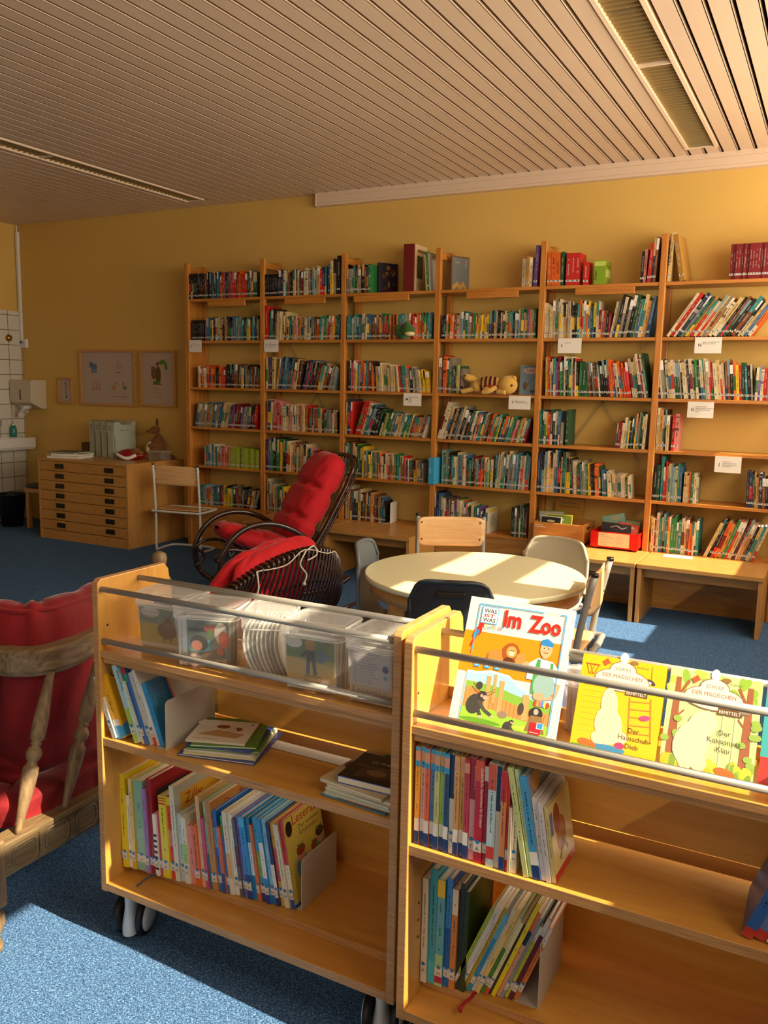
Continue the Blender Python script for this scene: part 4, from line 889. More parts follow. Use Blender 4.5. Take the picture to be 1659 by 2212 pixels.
for s in indiv:
    mb=MB(); place(mb,s,False); o=mb.build('book',M_book); o.location=(s['x'],s['y'],s['z']); o.rotation_euler=(0,R(s['lean']),0)
    sz='tall ' if s['h']>.245 else ('thin ' if s['t']<.0125 else ('thick ' if s['t']>.024 else ('leaning ' if s['lean'] else '')))
    tag(o,'%s%s book, %s from left on %s of %s'%(sz,CN[s['c']][0],ordn(s['i']),SHELFN[s['row']],BAYN[s['bay']]),'book','books on the %s of the %s'%(SHELFN[s['row']],BAYN[s['bay']]))
mb=MB()
for s in rest: place(mb,s,True)
o=mb.build('book',M_book); tag(o,'packed rows of many coloured library books in the bookcase bays on the left','books'); o['kind']='stuff'

# special items in the bookcase
def flatbook(name,loc,rot,w_,h,t,col,lab,draw=None,cat='book',group=None,spine=None):
    """cover faces -Y, lower left corner at origin"""
    o=thing(name,lab,cat,loc,rot=rot,group=group); c=lin(col)
    mb=MB(); mb.box(0,0,0,w_,.002,h,0,c); mb.box(0,t-.002,0,w_,t,h,0,c); mb.box(0,.002,0,.002,t-.002,h,0,lin(spine) if spine else c); mb.build('cover',M_print,o,bevel=.0006)
    mb=MB(); mb.box(.003,.002,.003,w_-.004,t-.002,h-.003,0,PAGE); mb.build('pages',M_book,o)
    if draw: mb=MB(); draw(Art(mb,(0,0,0),(1,0,0),(0,0,1),(0,-1,0)),w_,h); mb.build('cover_picture',M_print,o)
    return o
def dk(A,w_,h):
    rnd=random.Random(4)
    for i in range(16): A.ell(w_*rnd.uniform(.2,.8),h*rnd.uniform(.1,.85),w_*rnd.uniform(.05,.16),h*rnd.uniform(.03,.1),rnd.choice(['#5a3d22','#2a2030','#7a6a3a','#4a1a20','#8a7a4a']),rot=rnd.uniform(0,3))
flatbook('book',(-3.245,5.985,2.174),(0,0,R(58)),.17,.235,.03,'#2a2030','dark picture book turned to show its cover, top shelf of third bay',dk)
# big dark red album with cream cover
G=thing('album','thick dark red album with pale cover on the top shelf, third bay','album',(-2.992,5.90,2.174))
mb=MB(); mb.box(0,0,0,.088,.018,.345,0,lin('#6d1d16')); mb.box(0,.018,0,.004,.23,.345,0,lin('#6d1d16')); mb.box(.084,.018,0,.088,.23,.345,0,lin('#c9b08a')); mb.build('cover',M_book,G,bevel=.003)
mb=MB(); mb.box(.004,.018,.004,.084,.225,.34,0,PAGE); mb.build('pages',M_book,G)
mb=MB(); A=Art(mb,(.088,0,0),(0,1,0),(0,0,1),(1,0,0)); A.rect(.02,0,.23,.345,'#cdb48c'); A.rect(.06,.29,.22,.312,'#6a4a26'); A.rect(.055,.10,.15,.265,'#27352a'); A.line([(.06,.23),(.09,.16),(.11,.24),(.12,.13)],.005,'#8d947a'); A.line([(.10,.25),(.13,.19)],.005,'#8d947a'); A.rect(.055,.02,.17,.075,'#b39a72'); mb.build('cover_picture',M_print,G)
for i,(x,t,h,c,le,l) in enumerate([(-2.800,.008,.26,'c',-5,'thin cream book leaning beside the thick dark red album'),(-2.790,.016,.28,'g',-5,'green book leaning beside the thick dark red album'),(-2.772,.010,.27,'s',-5,'silver grey book leaning behind the green one, top shelf of third bay')]):
    mb=MB(); book_mesh(mb,t,h,.18,lin(CN[c][1]),random.Random(i),None,'l'); o=mb.build('book',M_book); o.location=(x,5.905,2.174); o.rotation_euler=(0,R(le),0); tag(o,l,'book')
def pic4(A,w_,h):
    A.rect(.01,.01,w_-.01,h-.01,'#6d7272'); A.text('Leo',w_*.2,h*.8,.03,'#b9a98a'); 
    for i in range(7): A.ell(w_*(.12+.1*i),h*(.12+.05*(i%3)),.014,.02,'#b9924a')
    A.line([(w_*.7,h*.7),(w_*.74,h*.9)],.006,'#c9a96a')
flatbook('book',(-2.64,6.00,2.174),(0,0,R(66)),.2,.26,.014,'#6b4a2a','grey picture book with gold figures behind the fourth bay\'s upright, top shelf',pic4)
# tall cream book and brown one propped against it, top shelf right bay
mb=MB(); book_mesh(mb,.03,.30,.2,lin('#a97b36'),random.Random(3),None,'l'); o=mb.build('book',M_book); o.location=(-.985,5.90,2.174); o.rotation_euler=(0,R(-12),R(-6)); tag(o,'brown gold book propped aslant against the tall cream book, top shelf right','book')
mb=MB(); A=Art(mb,(-1.0665,5.8895,2.174),(1,0,0),(0,0,1),(0,-1,0),z0=.002); A.text('TIERE  AFRIKAS',.004,.30,.016,'#3a2a18',rot=R(-90),width=.2,bold=.02)
tb=[x for x in bpy.data.objects if x.get('label','').startswith('tall cream book, first from left on topmost shelf of rightmost')]
if tb: mb.build('spine_title',M_print,tb[0],world=True)
# green box of cards
mb=MB(); c=lin('#7d9a20'); mb.box(0,0,0,.075,.16,.158,0,c); A=Art(mb,(0,0,0),(1,0,0),(0,0,1),(0,-1,0)); A.text('Duden',.018,.03,.022,'#23301a',rot=R(90),bold=.02); A.rect(.0,.12,.075,.15,'#b9c65a'); A2=Art(mb,(.075,0,0),(0,1,0),(0,0,1),(1,0,0)); A2.rect(.02,.05,.14,.1,'#b7c46a'); A2.rect(.02,.115,.14,.13,'#5c7416')
o=mb.build('card_box',M_print); o.location=(-1.545,5.90,2.174); tag(o,'lime green slipcase box on the top shelf, right of the orange books','box')
# blue folder sticking out, fourth bay
mb=MB(); c=lin('#3e9cc4'); mb.box(0,0,0,.045,.2,.20,0,c); A=Art(mb,(0,0,0),(1,0,0),(0,0,1),(0,-1,0)); 
for z_ in (.09,.105,.12): A.ell(.014,z_,.0035,.004,'#e6f0f0')
o=mb.build('folder',M_print); o.location=(-2.70,5.82,.737); tag(o,'bright blue folder sticking out past the upright, fifth shelf of fourth bay','folder')
# white bookend, third bay lowest shelf; white box fourth bay
def bookend(loc,rz,w_,h,lab,mat=None,foot=.10):
    o=thing('bookend',lab,'bookend',loc,rz=rz)
    mb=MB(); r_=.012; pts=[(0,0),(w_,0),(w_,h-r_)]+[(w_-r_+r_*math.cos(a),h-r_+r_*math.sin(a)) for a in (.4,.8,1.2,1.57)]+[(r_-r_*math.sin(a),h-r_+r_*math.cos(a)) for a in (0.01,.4,.8,1.2,1.57)]
    mb.prism(pts,0,.0018,'x'); mb.build('upright_plate',mat or M_bookend,o)
    mb=MB(); mb.box(-foot,0,0,0,w_,.0015); mb.build('foot_plate',mat or M_bookend,o); return o
bookend((-3.06,5.90,.388),R(8),.15,.165,'white metal bookend holding books on the lowest shelf of the third bay',M_white)
mb=MB(); c=lin('#d8cdb2'); mb.box(0,0,0,.02,.2,.19,0,c); A=Art(mb,(.02,0,0),(0,1,0),(0,0,1),(1,0,0)); A.ell(.1,.09,.06,.05,'#b9b59a'); A.line([(.05,.05),(.1,.13),(.15,.05)],.004,'#7a7a6a'); A.rect(.01,.155,.19,.185,'#d8b84a')
o=mb.build('picture_book',M_print); o.location=(-2.26,5.90,.388); tag(o,'pale picture book ending the row on the lowest shelf, fourth bay','book')
def tal(A,w_,h):
    A.ell(w_*.5,h*.82,w_*.36,h*.1,'#c9a8a0'); A.text('Tafiti',w_*.24,h*.78,.032,'#8d2a22'); A.line([(w_*.2,h*.92),(w_*.5,h*.97),(w_*.8,h*.92)],.004,'#5a4a3a')
    A.line([(w_*.2,h*.2),(w_*.5,h*.5),(w_*.7,h*.62)],.005,'#4a4a3a'); A.ell(w_*.62,h*.12,.02,.012,'#2f3a1c'); A.ell(w_*.25,h*.3,.016,.03,'#6a4a2a'); A.ell(w_*.85,h*.55,.012,.012,'#3a3a2a')
flatbook('book',(-2.06,5.96,1.421),(R(-10),0,R(12)),.155,.215,.014,'#6f8a98','blue grey picture book standing face out behind the striped soft toy',tal)
# soft toys
TG=thing('plush_tiger','yellow plush animal with brown stripes and red vest lying on a shelf','soft toy',(-2.26,5.90,1.4205))
def yball(c,r_,M=None): mb.ball(c,r_,M=M)
mb=MB(); M=Matrix.Rotation(R(6),3,'Y')
mb.ball((.0,0,.07),(.115,.055,.06)); mb.ball((-.10,0,.055),(.05,.045,.045)); mb.ball((.135,-.01,.068),(.075,.062,.066))
mb.tube(smooth_path([(-.07,-.01,.08),(-.12,-.02,.04),(-.19,-.03,.018),(-.21,-.03,.012)],6),[.024]*6+[.018]*13,10); mb.tube(smooth_path([(-.08,.02,.06),(-.13,.02,.10),(-.175,.0,.115),(-.19,.0,.12)],6),[.024]*8+[.027]*11,10)
mb.ball((-.185,0,.118),(.03,.025,.022)); mb.tube(smooth_path([(.06,-.04,.05),(.03,-.065,.03),(-.01,-.07,.016),(-.03,-.07,.01)],5),.02,10); mb.ball((-.005,-.055,.03),(.035,.022,.022)); mb.tube(smooth_path([(.11,-.03,.03),(.08,-.06,.016),(.14,-.07,.014)],5),.016,10); mb.ball((.185,-.02,.115),(.022,.012,.02)); mb.ball((.14,.045,.12),(.02,.012,.02))
for v_ in range(len(mb.v)): x,y,z=mb.v[v_]; mb.v[v_]=(x,y,max(z,.001))
mb.build('body',M_yellowpl,TG)
mb=MB()
for i,x in enumerate((-.062,-.028,.006,.04)):
    pts=[]
    for j in range(11):
        a=R(20+140*j/10); q=(1-(x/.115)**2)**.5; pts.append((x+.012*math.sin(a),-.0565*q*math.sin(a)*1.0,.07+.0615*q*math.cos(a)))
    mb.tube(pts,.0085,8,flat=.35)
mb.build('stripes',M_maroonpl,TG)
mb=MB(); mb.grid(lambda u,v:(lambda x,a:V(x,-.0585*(1-(x/.12)**2)**.5*math.sin(a),.07+.0635*(1-(x/.12)**2)**.5*math.cos(a)))(.0+.085*u,R(95+50*v*(1-.4*abs(u-.5)))),10,8); mb.build('vest',M_redpl,TG,solid=.003)
mb=MB(); mb.ball((.183,-.058,.066),(.010,.006,.008),n=8); mb.ball((-.19,-.022,.128),(.011,.006,.006),n=8); mb.build('eyes',M_dark,TG)
FR=thing('plush_frog','green plush animal with pale snout sitting before books on the second shelf','soft toy',(-2.94,5.865,1.8195))
mb=MB(); mb.ball((.02,0,.062),(.05,.045,.045)); mb.ball((-.03,.02,.045),(.075,.04,.04)); mb.ball((-.075,.02,.07),(.03,.025,.04)); mb.ball((.01,.0,.105),(.022,.02,.025)); mb.ball((.0,-.03,.012),(.035,.022,.012)); mb.build('body',M_greenpl,FR)
mb=MB(); mb.ball((.045,-.028,.036),(.042,.028,.018)); mb.build('snout',M_creampl,FR)
mb=MB(); mb.ball((.03,-.042,.05),.0045,n=8); mb.ball((.06,-.038,.052),.0045,n=8); mb.build('eyes',M_dark,FR)
# boxes on the lowest shelf of the fifth bay
def crate(name,x0,x1,y0,y1,z0,h,mat,lab,cat,foot=0):
    o=thing(name,lab,cat,((x0+x1)/2,(y0+y1)/2,z0)); hx,hy=(x1-x0)/2,(y1-y0)/2; t=.01; z=foot
    mb=MB(); mb.box(-hx,-hy,z,hx,-hy+t,h); mb.build('front',mat,o,bevel=.002)
    mb=MB(); mb.box(-hx,hy-t,z,hx,hy,h); mb.box(-hx,-hy+t,z,hx,hy-t,z+t); mb.build('back_and_base',mat,o)
    for sx in (-1,1):
        mb=MB(); a,b=(hx-t,hx) if sx>0 else (-hx,-hx+t)
        mb.box(a,-hy+t,z,b,hy-t,h*.66); mb.box(a,-hy+t,h*.84,b,hy-t,h); mb.box(a,-hy+t,h*.66,b,-hy+hy*.6,h*.84); mb.box(a,hy*.4,h*.66,b,hy-t,h*.84); mb.build('end_board',mat,o)
    if foot:
        mb=MB()
        for sx in (-1,1):
            for sy in (-1,1): mb.box(sx*(hx-.03)-.012,sy*(hy-.03)-.012,0,sx*(hx-.03)+.012,sy*(hy-.03)+.012,foot)
        mb.build('feet',mat,o)
    return o
M_crate=wood('orange_brown_wood','#a8692a','#c68640','x',4,.45,14)
WB=crate('wooden_box',-1.855,-1.495,5.80,6.10,.388,.145,M_crate,'open wooden box of picture books on the lowest shelf, fifth bay','box')
mb=MB(); A=Art(mb,(-.18,-.1502,0),(1,0,0),(0,0,1),(0,-1,0)); A.rect(.01,.122,.07,.128,'#d8c8a8'); A.rect(.01,.109,.09,.115,'#d8c8a8'); mb.build('label_strip',M_print,WB)
for i,(x,y,w_,h,c,dc,l) in enumerate([(-1.845,5.89,.19,.20,'#4f6d26','#9a968a','green picture book at the back of the wooden box'),(-1.80,5.865,.2,.185,'#c4b83e','#6d7c2c','yellow green picture book in the middle of the wooden box'),(-1.83,5.84,.155,.175,'#e2ddcc','#1c2420','white edged dark picture book at the front of the wooden box')]):
    flatbook('picture_book',(x,y,.40),(R(-6-3*i),R(-3+2*i),0),w_,h,.006,c,l,(lambda A,w_,h,dc=dc:(A.rect(.006,.004,w_-.006,h-.006,dc),A.ell(w_*.5,h*.8,w_*.2,h*.05,'#c9b88a'))),cat='book')
RB=crate('red_box',-1.445,-1.12,5.80,6.05,.388,.118,M_redbox,'red plastic box of comics with a pale paper label, lowest shelf','box',foot=.01)
mb=MB(); A=Art(mb,(-.1625,-.1252,0),(1,0,0),(0,0,1),(0,-1,0)); A.rect(.055,.02,.265,.113,'#e3c79a')
for i in range(7): A.rect(.07,.098-i*.011,.07+.05+.02*(i%3),.0995-i*.011,'#8a7a5a'); A.rect(.175,.092-i*.009,.175+.04+.012*(i%2),.0935-i*.009,'#c9837a')
mb.build('paper_label',M_print,RB)
for i,(x,y,w_,h,c,dc,ry,l) in enumerate([(-1.40,5.93,.25,.185,'#3c3020','#8a8a52',4,'olive comic at the back of the red box'),(-1.36,5.91,.16,.19,'#5e7a5c','#7da08a',-14,'pale green comic leaning in the red box'),(-1.30,5.88,.14,.165,'#a82a20','#c04a36',8,'red comic standing in the red box'),(-1.39,5.84,.2,.16,'#241c1e','#2e2628',3,'black comic at the front of the red box')]):
    flatbook('comic',(x,y,.41),(R(-5),R(ry),0),w_,h,.004,c,l,(lambda A,w_,h,dc=dc,i=i:(A.rect(.004,.004,w_-.004,h-.004,dc),A.line([(w_*.3,h*.8),(w_*.5,h*.9),(w_*.7,h*.78),(w_*.85,h*.88)],.004,'#cfc6c0') if i==3 else A.ell(w_*.6,h*.85,w_*.2,h*.06,'#a9a070'))),cat='comic')
flatbook('picture_book',(-1.79,6.10,.388),(0,0,0),.21,.29,.01,'#b98a32','golden brown picture book standing behind the wooden box',(lambda A,w_,h:(A.text('Kalbach Fulda',w_*.2,h*.86,.02,'#5a4416'),A.text('Rhön & Vogelsberg',w_*.14,h*.77,.02,'#5a4416'))))
# sheets of paper lying on the right bench
mb=MB(); mb.box(-.09,-.05,0,.09,.05,.0012); o=mb.build('paper_sheet',M_paper); o.location=(-.86,5.81,.386); o.rotation_euler=(0,0,R(4)); tag(o,'white sheet of paper lying on the right bench below the books','paper')

# ------------------------------------------------------------------ trolley books
def tbook(px,py,pz,t,h,d,lean,c,lab,grp,bands=(),text=None,tcol='#1a1a1a',letter='H',front=None,yaw=0,sticker=True,dot='#2a78b4',tsize=None,tz=.2):
    piv='r' if lean>0 else 'l'; x0=0 if piv=='l' else -t; b=min(.002,t*.2); cc=lin(c)
    mb=MB(); mb.box(x0,0,0,x0+b,d,h,0,cc); mb.box(x0+t-b,0,0,x0+t,d,h,0,cc); mb.box(x0+b,0,0,x0+t-b,b,h,0,cc)
    A=Art(mb,(x0,0,0),(1,0,0),(0,0,1),(0,-1,0))
    for a,e,col in bands: A.rect(0,a*h,t,e*h,col)
    if text:
        ts=tsize or min(t*.8,.011); A.text(text,t*.5+ts*.35,h*tz+h*.58 if False else h*.93,ts,tcol,rot=R(-90),width=None)
    else:
        rnd=random.Random(int(px*1e4)); zz=h*.34
        while zz<h*.85:
            l=rnd.uniform(.0008,.0022); q=rnd.uniform(.38,.45); A.rect(t*q,zz,t*(q+rnd.uniform(.1,.2)),zz+l,tcol); zz+=l+rnd.uniform(.0007,.0016)+(.004 if rnd.random()<.14 else 0)+(.03 if rnd.random()<.03 else 0)
    if front: front(Art(mb,(x0+t,0,0),(0,1,0),(0,0,1),(1,0,0)),d,h)
    o=mb.build('book',M_print); o.location=(px,py,pz); o.rotation_euler=(0,R(lean),yaw); tag(o,lab,'book',grp)
    mb=MB(); mb.box(x0+b,b,.003,x0+t-b,d-.003,h-.003,0,PAGE); mb.build('pages',M_book,o)
    if sticker and t>.005 and random.random()<.72:
        mb=MB(); A=Art(mb,(x0,0,0),(1,0,0),(0,0,1),(0,-1,0),z0=.0014); A.rect(0,.024,t,.046,'#d6cdba'); r_=min(t*.36,.0045); A.ell(t/2,.0455,r_,r_,dot,n=12); A.text(letter,t/2,.027,min(.012,t*.9),'#1a1a1a',center=True); mb.build('spine_label',M_print,o,label='white sticker with a blue dot')
    return o
def pack(items,x,y0,y1,z,lean0,lean1,shelfname,where,hs=1.0,ts=1.0,xe=None,start=1,grp=None):
    n=len(items)
    if xe is not None:
        tot=sum(it[1]/math.cos(R(abs(lean0+(lean1-lean0)*i/max(1,n-1)))) for i,it in enumerate(items)); ts=(xe-x)/tot
    for i,it in enumerate(items):
        c,t,h,d=it[:4]; kw=it[4] if len(it)>4 else {}
        lean=lean0+(lean1-lean0)*i/max(1,n-1); t*=ts; st=t/math.cos(R(abs(lean)))
        px=x+st if lean>0 else x; y=y0+(y1-y0)*i/max(1,n-1)+(.004 if i%2 else 0)
        kw=dict(kw); nm=kw.pop('name'); 
        tbook(px,y,z,t-.0006,h*hs,d,lean,c,'%s, %s from left, %s'%(nm,ordn(start+i),where),grp or 'books, '+where,**kw)
        x+=st
    return x
Z3A=.1855; Wt='#e6e2d8'
I=lambda c,t,h,d,name,**k:(c,t,h,d,dict(name=name,**k))
def fr_mimi(A,w_,h):
    A.text('Mimi',w_*.12,h*.86,.034,'#3a2412'); A.text('die Lese...',w_*.12,h*.73,.034,'#3a2412',width=.13); A.text('Ausgabe R',w_*.16,h*.65,.014,'#3a2412'); A.ell(w_*.36,h*.5,.018,.018,'#2a1a10'); A.ell(w_*.36,h*.5,.015,.015,'#e7a81c'); A.text('R',w_*.36,h*.475,.022,'#2a1a10',center=True,bold=.03); A.poly([(w_*.0,h*.02),(w_*.35,h*.02),(w_*.5,h*.3),(w_*.3,h*.2),(0,h*.14)],'#3e9bd0'); A.poly([(w_*.35,h*.02),(w_*.9,h*.02),(w_*.7,h*.25),(w_*.5,h*.14)],'#e8d6b8')
def fr_zilly(A,w_,h): A.rect(w_*.12,h*.5,w_*.9,h*.9,'#d8a632'); A.text('Zilly',w_*.2,h*.76,.04,'#b02a1c')
def fr_zau(A,w_,h): A.text('Zauberhaftes',w_*.1,h*.82,.034,'#9a2a1a',width=.15)
def fr_der(A,w_,h): A.text('Der Rabe',w_*.3,h*.84,.036,'#9a3a1a',width=.13); A.ell(w_*.5,h*.5,.05,.06,'#b8762e'); A.ell(w_*.5,h*.5,.035,.045,'#d99a4a')
def fr_plain(c): return lambda A,w_,h:(A.rect(w_*.08,h*.1,w_*.92,h*.9,c),A.ell(w_*.5,h*.45,w_*.25,h*.2,Wt),A.rect(w_*.1,h*.8,w_*.7,h*.86,'#3a3a3a'))
def fr_kid(A,w_,h):
    A.rect(.0,.0,w_,h,'#dcc455'); A.text('Leserabe',w_*.22,h*.88,.034,'#c03a34',width=.13,bold=.01); A.ell(w_*.12,h*.87,.014,.02,'#1a1a1a'); A.poly([(w_*.05,h*.84),(w_*.12,h*.93),(w_*.2,h*.86),(w_*.12,h*.80)],'#1a1a1a')
    A.text('Der verhexte',w_*.36,h*.79,.017,'#3a2a1a'); A.text('Schulranzen',w_*.36,h*.72,.017,'#3a2a1a')
    for x,y,hc,bc in ((.34,.52,'#a83a22','#6a93a4'),(.72,.45,'#b84a1e','#c9743a'),(.88,.56,'#3a2a1c','#7a8a5a')):
        A.ell(w_*x,h*(y-.14),.026,.034,bc); A.ell(w_*x,h*y,.018,.02,'#d99a72'); A.ell(w_*x,h*(y+.045),.019,.013,hc)
        for s_ in (-1,0,1): A.line([(w_*x+.004*s_,h*(y+.06)),(w_*x+.012*s_,h*(y+.12))],.003,'#3f6a2a')
    A.ell(w_*.7,h*.12,.05,.02,'#b8683a'); A.rect(0,0,w_,h*.04,'#2b4f96')
ZZ=[(.1+.09*k,.14+.09*k,'#1c1c1c') for k in range(7)]
b1=[I('#e6c81e',.014,.262,.20,'yellow picture book'),I('#3d5aa6',.009,.205,.15,'narrow blue and white book',bands=[(0,1,Wt)],front=fr_plain('#4d62a8')),I('#d2a51c',.010,.255,.2,'mustard yellow book with cream spine',bands=[(0.12,1,'#d9c68a')]),
 I('#85b59d',.024,.25,.19,'thick pale turquoise hardcover',tcol='#4a8a94'),I('#9a7ab4',.009,.235,.18,'slim lilac book'),I('#9c1f28',.013,.262,.2,'dark red picture book',front=fr_plain('#8d1c22')),I(Wt,.009,.17,.15,'white book with zigzag spine',bands=ZZ),
 I('#c4455a',.008,.18,.15,'slim crimson book'),I('#e2cf2e',.018,.225,.17,'yellow book with three red stripes',bands=[(.9,.92,'#c8341e'),(.94,.955,'#c8341e'),(.97,.985,'#c8341e')],letter='A',front=lambda A,w_,h:(A.rect(w_*.06,0,w_,h*.88,'#3f7f72'),A.ell(w_*.5,h*.3,.04,.05,'#3c5a34'),A.ell(w_*.5,h*.5,.02,.02,'#c89a6a'))),
 I('#d9432e',.011,.225,.17,'red book with yellow top',bands=[(.9,1,'#e2c62a'),(.4,.6,'#d98a7a')]),I('#b9b49c',.012,.258,.2,'grey white picture book showing a yellow title panel',front=fr_zilly,bands=[(0,1,'#d9d2bc')]),I('#b8cfd2',.010,.185,.15,'pale blue grey book'),
 I('#ded8c0',.012,.18,.15,'cream book with green scribbled spine',bands=[(.3,.6,'#a9c46a')]),I('#e38a7c',.012,.16,.14,'salmon pink book'),I('#e0641e',.013,.165,.14,'bright orange book'),I('#c89c5c',.009,.245,.19,'tan book with red handwriting on its cover',front=fr_zau,bands=[(0,1,'#ddb883')]),
 I('#c84a6e',.008,.19,.15,'magenta book'),I('#8fbfae',.007,.235,.18,'slim mint book',bands=[(0,.4,'#2f7f8c')]),I('#c0813a',.013,.235,.19,'orange brown book with arched cover picture',front=fr_der),I('#2b6fc0',.009,.215,.16,'royal blue book',bands=[(.55,.8,'#5da3dc')]),
 I('#d9683a',.008,.175,.15,'orange and blue book',bands=[(.0,.3,'#2a4c8c')]),I('#3a9a4a',.007,.205,.16,'slim green topped book',bands=[(0,.75,'#3a78b8')]),I('#e0d6bc',.011,.22,.17,'cream book with brown lower spine',bands=[(0.2,.5,'#d8a860')]),I(Wt,.010,.215,.17,'white book with small lettering'),
 I('#5d5f5c',.008,.205,.16,'charcoal book',bands=[(.4,.65,'#6d1d20')]),I('#7a6fc0',.008,.215,.17,'violet blue book'),I('#2f8fd2',.013,.215,.17,'sky blue first reader',bands=[(0,.3,'#2a3f8a'),(.88,1,'#55b4e6')]),I('#2f7fae',.009,.215,.17,'ocean blue first reader',bands=[(.3,.7,'#cfe0e2')]),
 I('#d96c2e',.007,.20,.16,'slim orange book'),I('#3c9ccd',.010,.22,.17,'blue first reader with green middle',bands=[(.3,.6,'#7fb35a'),(0,.18,'#243f8a')]),I('#2f93cf',.010,.22,.17,'blue first reader with white title field',bands=[(.3,.72,'#e4e0d6'),(0,.18,'#243f8a')]),
 I('#8fc4dc',.010,.22,.17,'pale blue first reader',bands=[(0,.18,'#2a6fb4')]),I('#22306a',.008,.215,.17,'navy book with white lower spine',bands=[(.1,.5,'#e4e0d6')]),I('#d9a23c',.009,.215,.17,'yellow and red speckled book',bands=[(.3,.7,'#c8553a')]),I('#dcd2b4',.011,.215,.17,'cream book with dotted spine'),
 I('#c2251c',.010,.225,.165,'red spined book showing children on its yellow cover',front=fr_kid,bands=[(0,.12,'#2b4f96'),(.2,.5,'#e4dcc0')])]
pack(b1,-1.592,1.556,1.620,Z3A,-2,-10.5,'', 'left trolley bottom shelf',xe=-1.082)
bookend((-1.070,1.628,Z3A+.0005),0,.165,.135,'tall grey metal bookend on the bottom shelf of the left trolley')
mb=MB(); mb.tube(smooth_path([(-1.485,1.57,.187),(-1.495,1.545,.1875),(-1.515,1.525,.168)],5),.004,6,flat=.2); o=mb.build('ribbon',plain('blue_ribbon','#3c4a66',.7)); tag(o,'dark blue bookmark ribbon hanging over the left trolley\'s bottom shelf','ribbon')
b2=[I('#d8d2c4',.008,.165,.15,'slim white book',tcol='#3a3a3a'),I('#e7a81c',.013,.215,.155,'yellow book with brown title on its cover',front=fr_mimi,bands=[(.0,.16,'#3e9bd0'),(.16,.24,'#e8e0cc')],sticker=False),
 I('#a7c9d2',.013,.205,.155,'light blue book of animal stories',text='Geschichten',bands=[(0,.45,'#a9c24e')],letter='A'),I('#dccaa4',.008,.165,.15,'slim cream book'),I('#3565a8',.008,.205,.155,'blue book with red and green top',bands=[(.9,1,'#c22a2a'),(.8,.9,'#2a9a6a')]),I('#c9c2b4',.012,.19,.16,'grey white alphabet book with a large red B',text='BUNNY ABC',front=lambda A,w_,h:A.text('B',w_*.35,h*.55,.06,'#8d2018',bold=.03)),
 I('#d8d4ca',.009,.2,.16,'white book with red lower spine',bands=[(0,.25,'#d2432a')]),I('#2f8fc8',.012,.165,.20,'blue book with green title beside the bookend',front=lambda A,w_,h:(A.rect(0,0,w_,h,'#3a86b4'),A.text('Heute',w_*.12,h*.62,.03,'#1f6a4a'),A.text('geh ich',w_*.42,h*.62,.026,'#8a5a7a')))]
pack(b2[:2],-1.568,1.508,1.510,S2A+.0006,-22,-22,'','left trolley middle shelf',xe=-1.530)
pack(b2[2:],-1.500,1.516,1.530,S2A+.0006,-21,-22,'','left trolley middle shelf',xe=-1.414,start=3)
bookend((-1.405,1.524,S2A+.0006),R(-4),.175,.128,'grey metal bookend on the middle shelf of the left trolley',foot=.12)
tbook(-1.395,1.60,S2A+.0006,.006,.19,.10,-26,'#c9c0b0','white and red thin book leaning behind the grey bookend','books behind bookend',bands=[(0,1,'#c8432a')],sticker=False)
def lying(name,x,y,z,w_,d,t,rz,c,lab,grp,draw=None):
    o=thing(name,lab,'book',(x,y,z),rz=R(rz),group=grp)
    mb=MB(); cc=lin(c); mb.box(-w_/2,-d/2,0,w_/2,d/2,.0015,0,cc); mb.box(-w_/2,-d/2,t-.0015,w_/2,d/2,t,0,cc); mb.box(-w_/2,-d/2,0,-w_/2+.0015,d/2,t,0,cc); mb.build('cover',M_print,o)
    mb=MB(); mb.box(-w_/2+.0015,-d/2+.002,.0015,w_/2-.003,d/2-.002,t-.0015,0,PAGE); mb.build('pages',M_book,o)
    if draw: mb=MB(); draw(Art(mb,(-w_/2,-d/2,t),(1,0,0),(0,1,0),(0,0,1)),w_,d); mb.build('cover_picture',M_print,o)
def fr_stack(A,w_,d):
    A.rect(0,0,w_,d,'#dccdb4'); A.poly([(w_*.1,d*.3),(w_*.4,d*.55),(w_*.9,d*.4),(w_*.8,d*.2)],'#b98a58'); A.ell(w_*.45,d*.7,.018,.012,'#7a3a22'); A.ell(w_*.7,d*.62,.016,.012,'#7a3a22'); A.poly([(w_*.5,d*.5),(w_*.62,d*.8),(w_*.75,d*.5)],'#cdb9a0'); A.ell(w_*.16,d*.85,.03,.018,Wt); A.text('3',w_*.88,d*.82,.022,'#4a4a4a'); A.text('Die Wüste',w_*.1,d*.08,.014,'#5a5a5a')
st=[('#3c4484',.2,.19,.006,14,'blue covered book at the very bottom of the flat stack beside the bookend'),('#cfc68a',.185,.18,.005,18,'pale yellow booklet, second from the bottom of the flat stack'),('#c8c2b0',.18,.175,.006,16,'grey white booklet, third from the bottom of the flat stack'),('#5f8a3a',.185,.165,.005,22,'green edged booklet, fourth from the bottom of the flat stack'),('#39469a',.17,.17,.004,15,'dark blue booklet just below the green one in the flat stack'),('#4f7a24',.165,.17,.006,24,'green booklet second from the top of the flat stack'),('#d8c8ac',.15,.13,.005,20,'booklet with a brown desert picture on top of the flat stack')]
z=S2A+.001
for i,(c,w_,d,t,rz,l) in enumerate(st):
    lying('booklet',-1.285+(.0 if i<6 else -.012),1.633-(.0 if i<6 else .018),z,w_,d,t,rz,c,l,'flat stack of booklets',fr_stack if i==6 else None); z+=t+.0005
